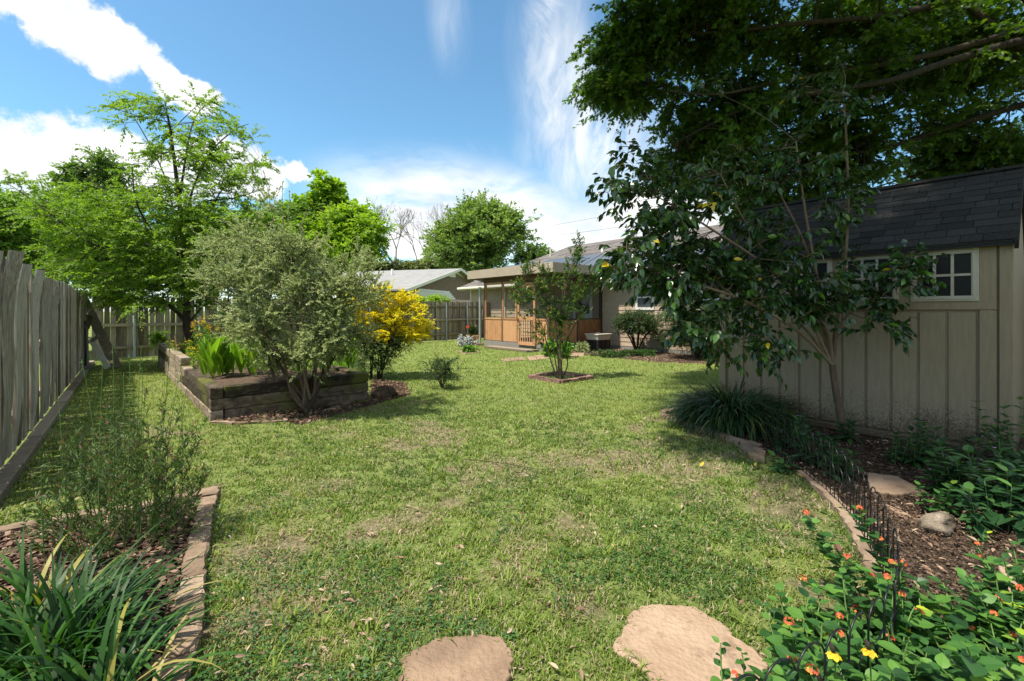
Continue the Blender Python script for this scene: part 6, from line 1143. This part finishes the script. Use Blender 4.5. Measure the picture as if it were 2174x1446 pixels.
cells = {'wide orange flowered bush filling the bottom right corner': ((1.75, 1.55), [(x, y, Y) for x in range(1900, 2200, 55) for y, Y in ((1250, 1.95), (1320, 1.75), (1390, 1.6), (1440, 1.5))]),
         'lush orange flowered bush right of the tall wire arches': ((1.35, 1.6), [(x, y, Y) for x in range(1780, 1960, 42) for y, Y in ((1235, 1.95), (1300, 1.8), (1365, 1.65), (1430, 1.55))]),
         'orange flowered bush sprawling through the arches toward the large stepping stone': ((1.0, 1.5), [(x, y, Y) for x in range(1660, 1800, 38) for y, Y in ((1290, 1.8), (1350, 1.65), (1410, 1.5), (1450, 1.42))]),
         'tall leafy bush at the right edge with broad toothed leaves': ((2.2, 1.9), [(x, y, Y) for x in range(2060, 2210, 40) for y, Y in ((1180, 2.1), (1235, 2.0), (1290, 1.9))])}
for lb_, ((cx, cy), pts) in cells.items():
    lantana((cx, cy, 0), [LT(x + rng.normal(0, 16), y + rng.normal(0, 18), Y + rng.normal(0, .06), rng.uniform(.8, 1.15)) for x, y, Y in pts for _ in range(2)], lb_, heads=9 if 'tall' not in lb_ else 5)
lantana((.72, 1.42, 0), [LT(1530, 1365, 1.6, .9), LT(1575, 1385, 1.55, .9), LT(1640, 1400, 1.5), LT(1560, 1440, 1.45)], 'small sprig overhanging the large stepping stone', heads=1, size=(.04, .06))
# drooping yellow coneflowers
for k, (px, py, lab) in enumerate(((1770, 1385, 'left drooping yellow flower with dark centre before the orange bush'), (1845, 1378, 'right drooping yellow flower with dark centre before the orange bush'), (1742, 1446, 'lowest yellow flower with dark seed cone at the bottom edge'))):
    p = AT(px, py, 1.36); b0 = A([p[0] + .04, p[1] + .06, 0]); rt = empty('coneflower', b0, 0, lab, 'flower', 'drooping yellow flowers'); m1 = MB(); m1.tubes(bez(A([[0, 0, 0.]]), ((p - b0) * .5 + A([.02, 0, .05]))[None], (p - b0)[None], 10), .0022, 5); m1.build('stem', M['stemgreen'], rt)
    m1 = MB(); t = np.linspace(0, 1, 8); m1.tubes((p - b0 + np.stack([-.01 * t, 0 * t, .030 * t], -1))[None], (.0065 * np.sin(np.clip(t * 2.6 + .5, 0, pi)) + .001)[None], 10); m1.build('cone', M['bark_dark'], rt)
    m1 = MB(); az = np.arange(6) * 2 * pi / 6 + .3; m1.leaves(np.tile(p - b0, (6, 1)), np.stack([np.cos(az) * .8, np.sin(az) * .8, -.55 + 0 * az], -1), np.tile(UP, (6, 1)), .026, ROUND, rng.random(6)); m1.build('petals', L['yflower'], rt)
# single yellow leaves on the grass
for k, (px, py, s_, lab) in enumerate(((1458, 938, .05, 'thin pale dry leaf near the edging stones'), (1487, 995, .06, 'curled ochre leaf on the lawn, left of the orange one'), (1507, 1012, .05, 'orange brown leaf on the lawn beside the curled ochre one'), (1602, 995, .05, 'yellow green leaf on the lawn before the broken stone'), (1658, 984, .06, 'cream coloured leaf just right of the broken stone'), (1710, 1020, .085, 'large pale yellow curled leaf beside the wire hoops'), (1783, 1180, .08, 'large pale brown leaf under the chartreuse stem'), (1385, 922, .045, 'small orange leaf on the lawn left of the edging corner'), (2150, 1112, .07, 'yellowish leaf lying on the mulch near the right edge'))):
    c = G(px, py); az = rng.uniform(0, pi); m1 = MB(); m1.leaves(A([[0, 0, 0.]]), A([[cos(az), sin(az), .15]]), A([[rng.normal(0, .3), rng.normal(0, .3), 1.]]), s_, _ov(.25, -.35, .14), [.2, .4, .1, .6, .9, .7, .1, .2, .5][k]); tag(m1.build('fallen_leaf', L['litter'] if k in (2, 6) else L['yleaf'], None, c + A([0, 0, .022])), lab, 'leaf')
# fallen twigs
for k, (a_, b_) in enumerate((((985, 980), (1135, 1000)), ((1275, 955), (1300, 1005)))):
    p, q = G(*a_), G(*b_); c = (p + q) / 2; m1 = MB(); P = bez((p - c)[None], A([[.04, .03, .01]]), (q - c)[None], 10); m1.tubes(P, .003, 4)
    for j in (3, 5, 7): m1.tube([P[0, j], P[0, j] + A([rng.normal(0, .05), rng.normal(0, .05), .01])], .002, .001, n=4)
    tag(m1.build('fallen_twig', M['bark_dark'], None, c + A([0, 0, .02])), ['long branching twig lying in the middle of the lawn', 'short forked twig on the lawn toward the shed'][k], 'twig')
